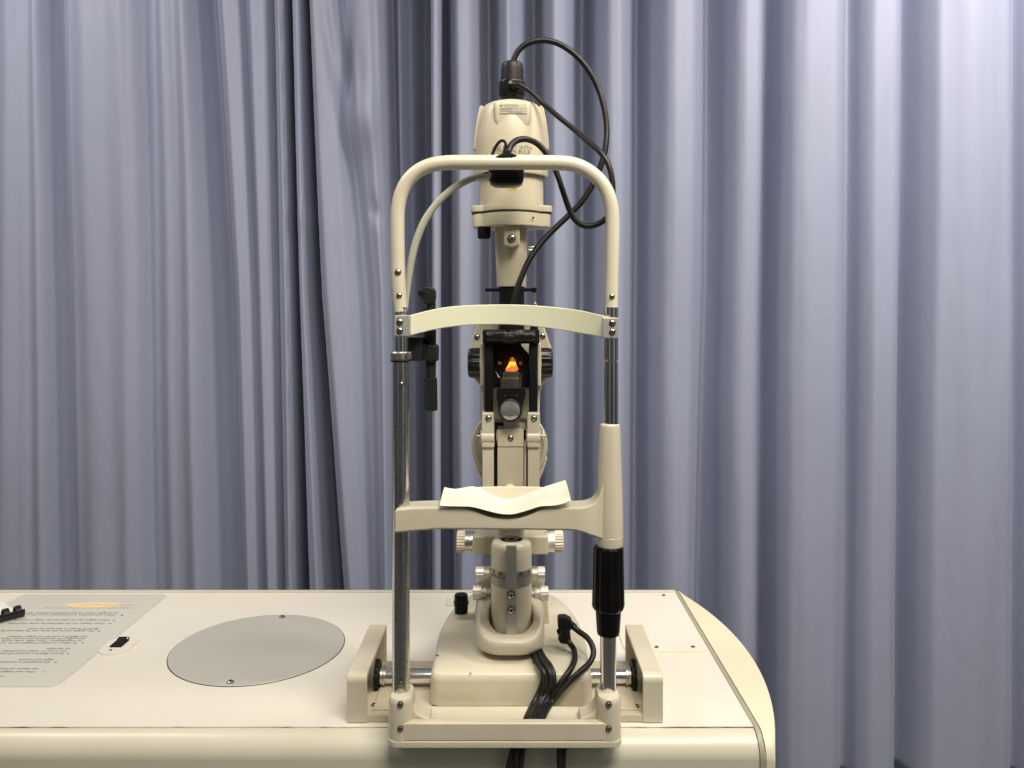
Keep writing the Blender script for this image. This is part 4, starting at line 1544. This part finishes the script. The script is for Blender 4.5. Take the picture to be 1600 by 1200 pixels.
# ================================================================== CABLES
# main lamp cable with its plug on top of the lamp housing
lc = thing('lamp_cable', P(800, 158, YL), 'thick black power cable looping up from the round plug on top of the lamp housing', 'cable')
mb = MB()
mb.vl(800.5, YL, [(165, 18.5), (157, 19), (150, 18.5)], 40)
mb.vl(800, YL, [(151, 20), (149, 21.5), (131, 22), (128, 20), (127, 17)], 12)
pb = mb.build('plug_body', 'black', lc)
mb = MB()
mb.vl(800.5, YL, [(131, 18.4), (110, 17.8), (102, 16.8), (99, 15), (97.3, 12), (97, 6)], 48)
mb.build('plug_cover', 'charcoal', lc)
mb = MB()
mb.tube([P(*q) for q in [(801, 101, YL), (804, 90, YL), (811, 78, YL), (823, 68.5, YL), (840, 63.5, YL), (858, 64, YL), (877, 70.5, YL), (898, 85, YL), (917, 106, YL), (933, 134, YL), (943, 165, YL - .003), (948, 198, YL - .006), (946.5, 228, YL - .01), (940, 255, YL - .012), (929, 283, YL - .012),
                           (910, 314, YL - .012), (888, 337, YL - .012), (864, 360, YL - .014), (843, 383, YL - .018), (826, 408, YL - .024), (814, 435, YL - .028), (805, 462, YL - .030), (799, 490, YL - .030), (795, 512, YL - .024)]], M(4.6, YL), 14, res=8)
mb.build('cord', 'rubber', lc)
# fixation cable: plug side - loop - box
fc = thing('fixation_cable', P(803, 135, YL - .02), 'black cable from the side of the plug, looping behind the hoop into the black box', 'cable')
mb = MB()
y2 = .872
mb.tube([P(*q) for q in [(800, 133, YL - .017), (808, 132.5, YL - .026), (818, 136, YL - .028), (832, 146, YL - .03), (850, 163, .92), (872, 182, .91), (898, 203, .90), (920, 222, .885), (938, 238, .873), (950, 256, .868), (956, 278, .866), (957.5, 305, .866), (955, 327, .866), (945, 343, .866),
                           (930, 351.5, .866), (914, 353, .866), (899, 344, .866), (889, 326, .866), (880, 300, .866), (872, 276, .866), (862, 252, .866), (851, 236, .866), (838, 223.5, .864), (822, 217.5, .860), (808, 219.5, .856), (798, 228, .850), (794, 240, .846), (793, 252, .85)]], M(4.4, .88), 14, res=8,
        radii=[M(4.4, .9)] * 20 + [M(4.6, .9)] * 4 + [M(4.9, .9)] * 4)
mb.build('cord', 'rubber', fc)
mb = MB()
d0 = P(800, 132.5, YL - .015); d1 = P(815, 136, YL - .028)
mb.lathe(d0, (d1 - d0), [(0, .0066), (.006, .0062), (.012, .0045), (.013, .004)], 20, (8, .0006, .004))
mb.build('strain_relief', 'black', fc)

# cable bundle from under the cradle
def bz(y):
    return topz(y * K) + 0.0
bund = []
specs = [((826, 1022), (838, 1032), (847, 1046), (849, 1062), (842, 1083), (831, 1104), (823, 1122)),
         ((832, 1020), (845, 1030), (856, 1044), (860, 1060), (853, 1084), (840, 1106), (829, 1123)),
         ((836, 1020), (850, 1028), (861, 1044), (865, 1064), (857, 1087), (845, 1107), (835, 1123)),
         ((828, 1022), (840, 1036), (850, 1052), (852, 1070), (846, 1090), (835, 1108), (826, 1124))]
lab4 = ['leftmost black cable of the bundle running down the front of the sliding base',
        'black cable in the bundle on the sliding base, second from the bundle right',
        'rightmost black cable of the bundle coming from under the swing cradle',
        'black cable in the bundle between the leftmost cable and the middle one']


def drape(x, y, r, lift=0.0):
    """point on a cable of radius r lying on the sliding base / stand, seen at (x,y)"""
    Yf = 0.883 - (r + lift + .0004) / K
    Y = .93
    for _ in range(12):
        z = topz(Y * K) + r + lift
        Y = (ZC - z) * FN / (y - 488)
    if Y < Yf or y > 1060:
        Y = Yf
    if y > 1098:
        t_ = min((y - 1098) / 26.0, 1)
        Y = Yf + (.8315 - Yf) * t_
    return P(x, y, Y)


lifts = [0, .003, .0005, .006]
for i, s_ in enumerate(specs):
    r = M(4.7 if i != 3 else 4.2, .89)
    pts = [P(s_[0][0], s_[0][1], .945)]
    pts[0].z = max(pts[0].z, topz(pts[0].y) + r + .0005)
    pts += [drape(x, y, r, lifts[i]) for x, y in s_[1:]]
    pts.append(P(s_[-1][0] - 3, 1134, .8315))
    mb = MB(); mb.tube(pts, r, 12, res=8)
    tag(mb.build('bundle_cable', 'rubber', None), lab4[i], 'cable', 'black cables bundled over the sliding base')
# connectors with two leads
cn = thing('lead_connector', P(884, 990, .93), 'small black double connector plugged upright into the right of the sliding base', 'connector')
Yc_ = .936
mb = MB()
mb.pprism([(871.5, 968), (875, 965.5), (884, 965.5), (893, 970), (895.5, 977), (893, 984), (889, 990), (876, 990), (872, 982)], Yc_ - .006, Yc_ + .008, 0.0022, 2)
mb.pprism([(893, 972), (903, 980), (899, 988), (890, 982)], Yc_ - .004, Yc_ + .004, 0.0015, 2)
mb.build('upper_plug', 'charcoal', cn)
mb = MB()
mb.vl(883, Yc_ - .008, [(1003, 8.5), (1000, 9.5), (988, 8.2), (984, 7.5)], 24)
mb.pprism([(871.5, 998), (875, 993), (889, 995), (893, 1001), (888, 1006), (875, 1006)], Yc_ - .010, Yc_ + .0, 0.0018, 2)
mb.pprism([(869.5, 986), (874, 984), (876, 991), (871, 992)], Yc_ - .006, Yc_ + .0, 0.0012, 2)
mb.build('lower_plug', 'black', cn)
mb = MB()
rl_ = M(4.6, .9)
mb.tube([P(887, 1001, .925), P(891, 1006, .922)] + [drape(x, y, rl_, l) for x, y, l in [(897, 1016, .003), (898, 1030, .001), (891, 1046, 0), (879, 1063, .001), (867, 1081, .003), (855, 1099, .005), (845, 1116, .004)]] + [P(838, 1132, .8315)], rl_, 12, res=8)
mb.build('lead', 'rubber', cn)
mb = MB()
mb.tube([P(895, 979, .933), P(905, 987, .930), P(917, 996, .922), P(925, 1008, .914)] + [drape(x, y, rl_, l) for x, y, l in [(927, 1022, .006), (921, 1036, .001), (907, 1049, .0), (890, 1065, .001), (874, 1082, .005), (861, 1099, .007), (851, 1115, .006)]] + [P(844, 1132, .8315)], rl_, 12, res=8)
mb.build('lead', 'rubber', cn)
# cables hanging below the stand over the table front
for i, (xa, xb, lb) in enumerate(((800, 793, 'leftmost black cable hanging below the stand over the table front'), (808, 803, 'middle black cable of the left three hanging under the stand'), (816, 813, 'third from the left of the black cables hanging under the stand'), (873, 875, 'left cable of the right-hand pair hanging below the stand'), (880, 880, 'rightmost black cable hanging below the stand'))):
    mb = MB()
    Yq = .8265 - (.002 if i % 2 else 0)
    mb.tube([P(xa + 3, 1160, Yq + .006), P(xa + 1, 1172, Yq), P((xa + xb) / 2, 1190, Yq - .002), P(xb, 1215, Yq - .002), P(xb - 2, 1300, Yq - .003), P(xb, 1500, Yq - .003)], M(4.3, .83), 12, res=6)
    tag(mb.build('hanging_cable', 'rubber', None), lb, 'cable', 'black cables hanging over the table front')

# small clear pads either side behind the base
for x0, x1, lb in ((697.5, 713, 'small clear plastic pad on the table left of the black knob'), (868, 886, 'small clear plastic pad on the table behind the right of the sliding base')):
    mb = MB()
    a = TP(x0, 948); bb = TP(x1, 948)
    yy0, yy1 = TP(0, 948).y, TP(0, 933).y
    mb.prism(rrect(a.x, bb.x, yy0, yy1, .005, 5), 'z', ZT + .0003, ZT + .0035, 0.0008)
    tag(mb.build('clear_pad', 'clear', None), lb, 'plastic pad', 'clear pads on the table')

# ================================================================== LIGHT
w = bpy.data.worlds.new('World')
SC.world = w
w.use_nodes = True
wn_ = w.node_tree
bg = wn_.nodes['Background']
# unseen room: vertical bands made up for chrome reflections, pale ceiling, dark floor
tc = N(wn_, 'ShaderNodeTexCoord')
sx_ = N(wn_, 'ShaderNodeSeparateXYZ'); wn_.links.new(tc.outputs['Generated'], sx_.inputs[0])
az = N(wn_, 'ShaderNodeMath', operation='ARCTAN2')
ng = N(wn_, 'ShaderNodeMath', operation='MULTIPLY'); ng.inputs[1].default_value = -1
wn_.links.new(sx_.outputs['Y'], ng.inputs[0])
wn_.links.new(sx_.outputs['X'], az.inputs[0]); wn_.links.new(ng.outputs[0], az.inputs[1])
mr = N(wn_, 'ShaderNodeMapRange'); mr.inputs['From Min'].default_value = -PI; mr.inputs['From Max'].default_value = PI
wn_.links.new(az.outputs[0], mr.inputs['Value'])
rp_ = N(wn_, 'ShaderNodeValToRGB')
bands = [(0, .5), (.25, .5), (.30, .3), (.36, .25), (.39, .9), (.43, .8), (.455, .40), (.49, .28), (.52, .36), (.545, .30), (.575, .32), (.60, 1.6), (.63, 1.6), (.655, .25), (.70, .2), (.74, .9), (.80, .5), (1, .5)]
el = rp_.color_ramp.elements
el[0].position = 0; el[0].color = (.5, .5, .5, 1); el[1].position = 1; el[1].color = (.5, .5, .5, 1)
for p_, v_ in bands[1:-1]:
    e = el.new(p_); e.color = (v_ * .93, v_ * .97, v_ * 1.03, 1)
wn_.links.new(mr.outputs['Result'], rp_.inputs['Fac'])
r2_ = N(wn_, 'ShaderNodeValToRGB')
el = r2_.color_ramp.elements
el[0].position = 0.30; el[0].color = (.07, .08, .11, 1); el[1].position = 0.85; el[1].color = (1.5, 1.42, 1.25, 1)
e = el.new(.45); e.color = (.40, .40, .38, 1)
e = el.new(.60); e.color = (1.0, .95, .84, 1)
m1_ = N(wn_, 'ShaderNodeMapRange'); m1_.inputs['From Min'].default_value = -1
wn_.links.new(sx_.outputs['Z'], m1_.inputs['Value']); wn_.links.new(m1_.outputs['Result'], r2_.inputs['Fac'])
mm_ = N(wn_, 'ShaderNodeMix', data_type='RGBA', blend_type='MULTIPLY'); mm_.inputs['Factor'].default_value = 1
wn_.links.new(rp_.outputs['Color'], mm_.inputs['A']); wn_.links.new(r2_.outputs['Color'], mm_.inputs['B'])
wn_.links.new(mm_.outputs['Result'], bg.inputs['Color'])
bg.inputs['Strength'].default_value = 0.32


def area(name, loc, target, sx, sy, power, col):
    l = bpy.data.lights.new(name, 'AREA')
    l.shape = 'RECTANGLE'
    l.size = sx; l.size_y = sy
    l.energy = power
    l.color = col
    o = bpy.data.objects.new(name, l)
    COL.objects.link(o)
    o.location = loc
    d = Vector(target) - Vector(loc)
    o.rotation_euler = d.to_track_quat('-Z', 'Y').to_euler()
    return o


kl = area('ceiling_light', (0.40, 0.0, 2.5), (0.02, 0.90, 0.80), 1.1, 0.5, 25, (1.0, 0.93, 0.80))
kl.data.spread = math.radians(140)
rl = area('ceiling_light', (1.45, 0.9, 2.6), (1.7, 2.0, 1.6), 1.2, 0.4, 46, (1.0, 0.92, 0.84))
area('ceiling_light', (-1.45, 1.05, 2.7), (-1.4, 1.75, 0.8), 0.9, 0.4, 20, (1.0, 0.92, 0.85))

# ================================================================== CAMERA
cam = bpy.data.cameras.new('Camera')
co = bpy.data.objects.new('Camera', cam)
COL.objects.link(co)
co.location = (0, 0, ZC)
co.rotation_euler = (PI / 2, 0, 0)
cam.sensor_width = 36
cam.lens = FN * K / 1600 * 36
cam.shift_y = -112 / 1600
cam.clip_end = 50
cam.clip_start = 0.05
SC.camera = co
SC.view_settings.view_transform = 'Standard'
SC.view_settings.look = 'None'
SC.view_settings.exposure = 0
SC.view_settings.gamma = 1
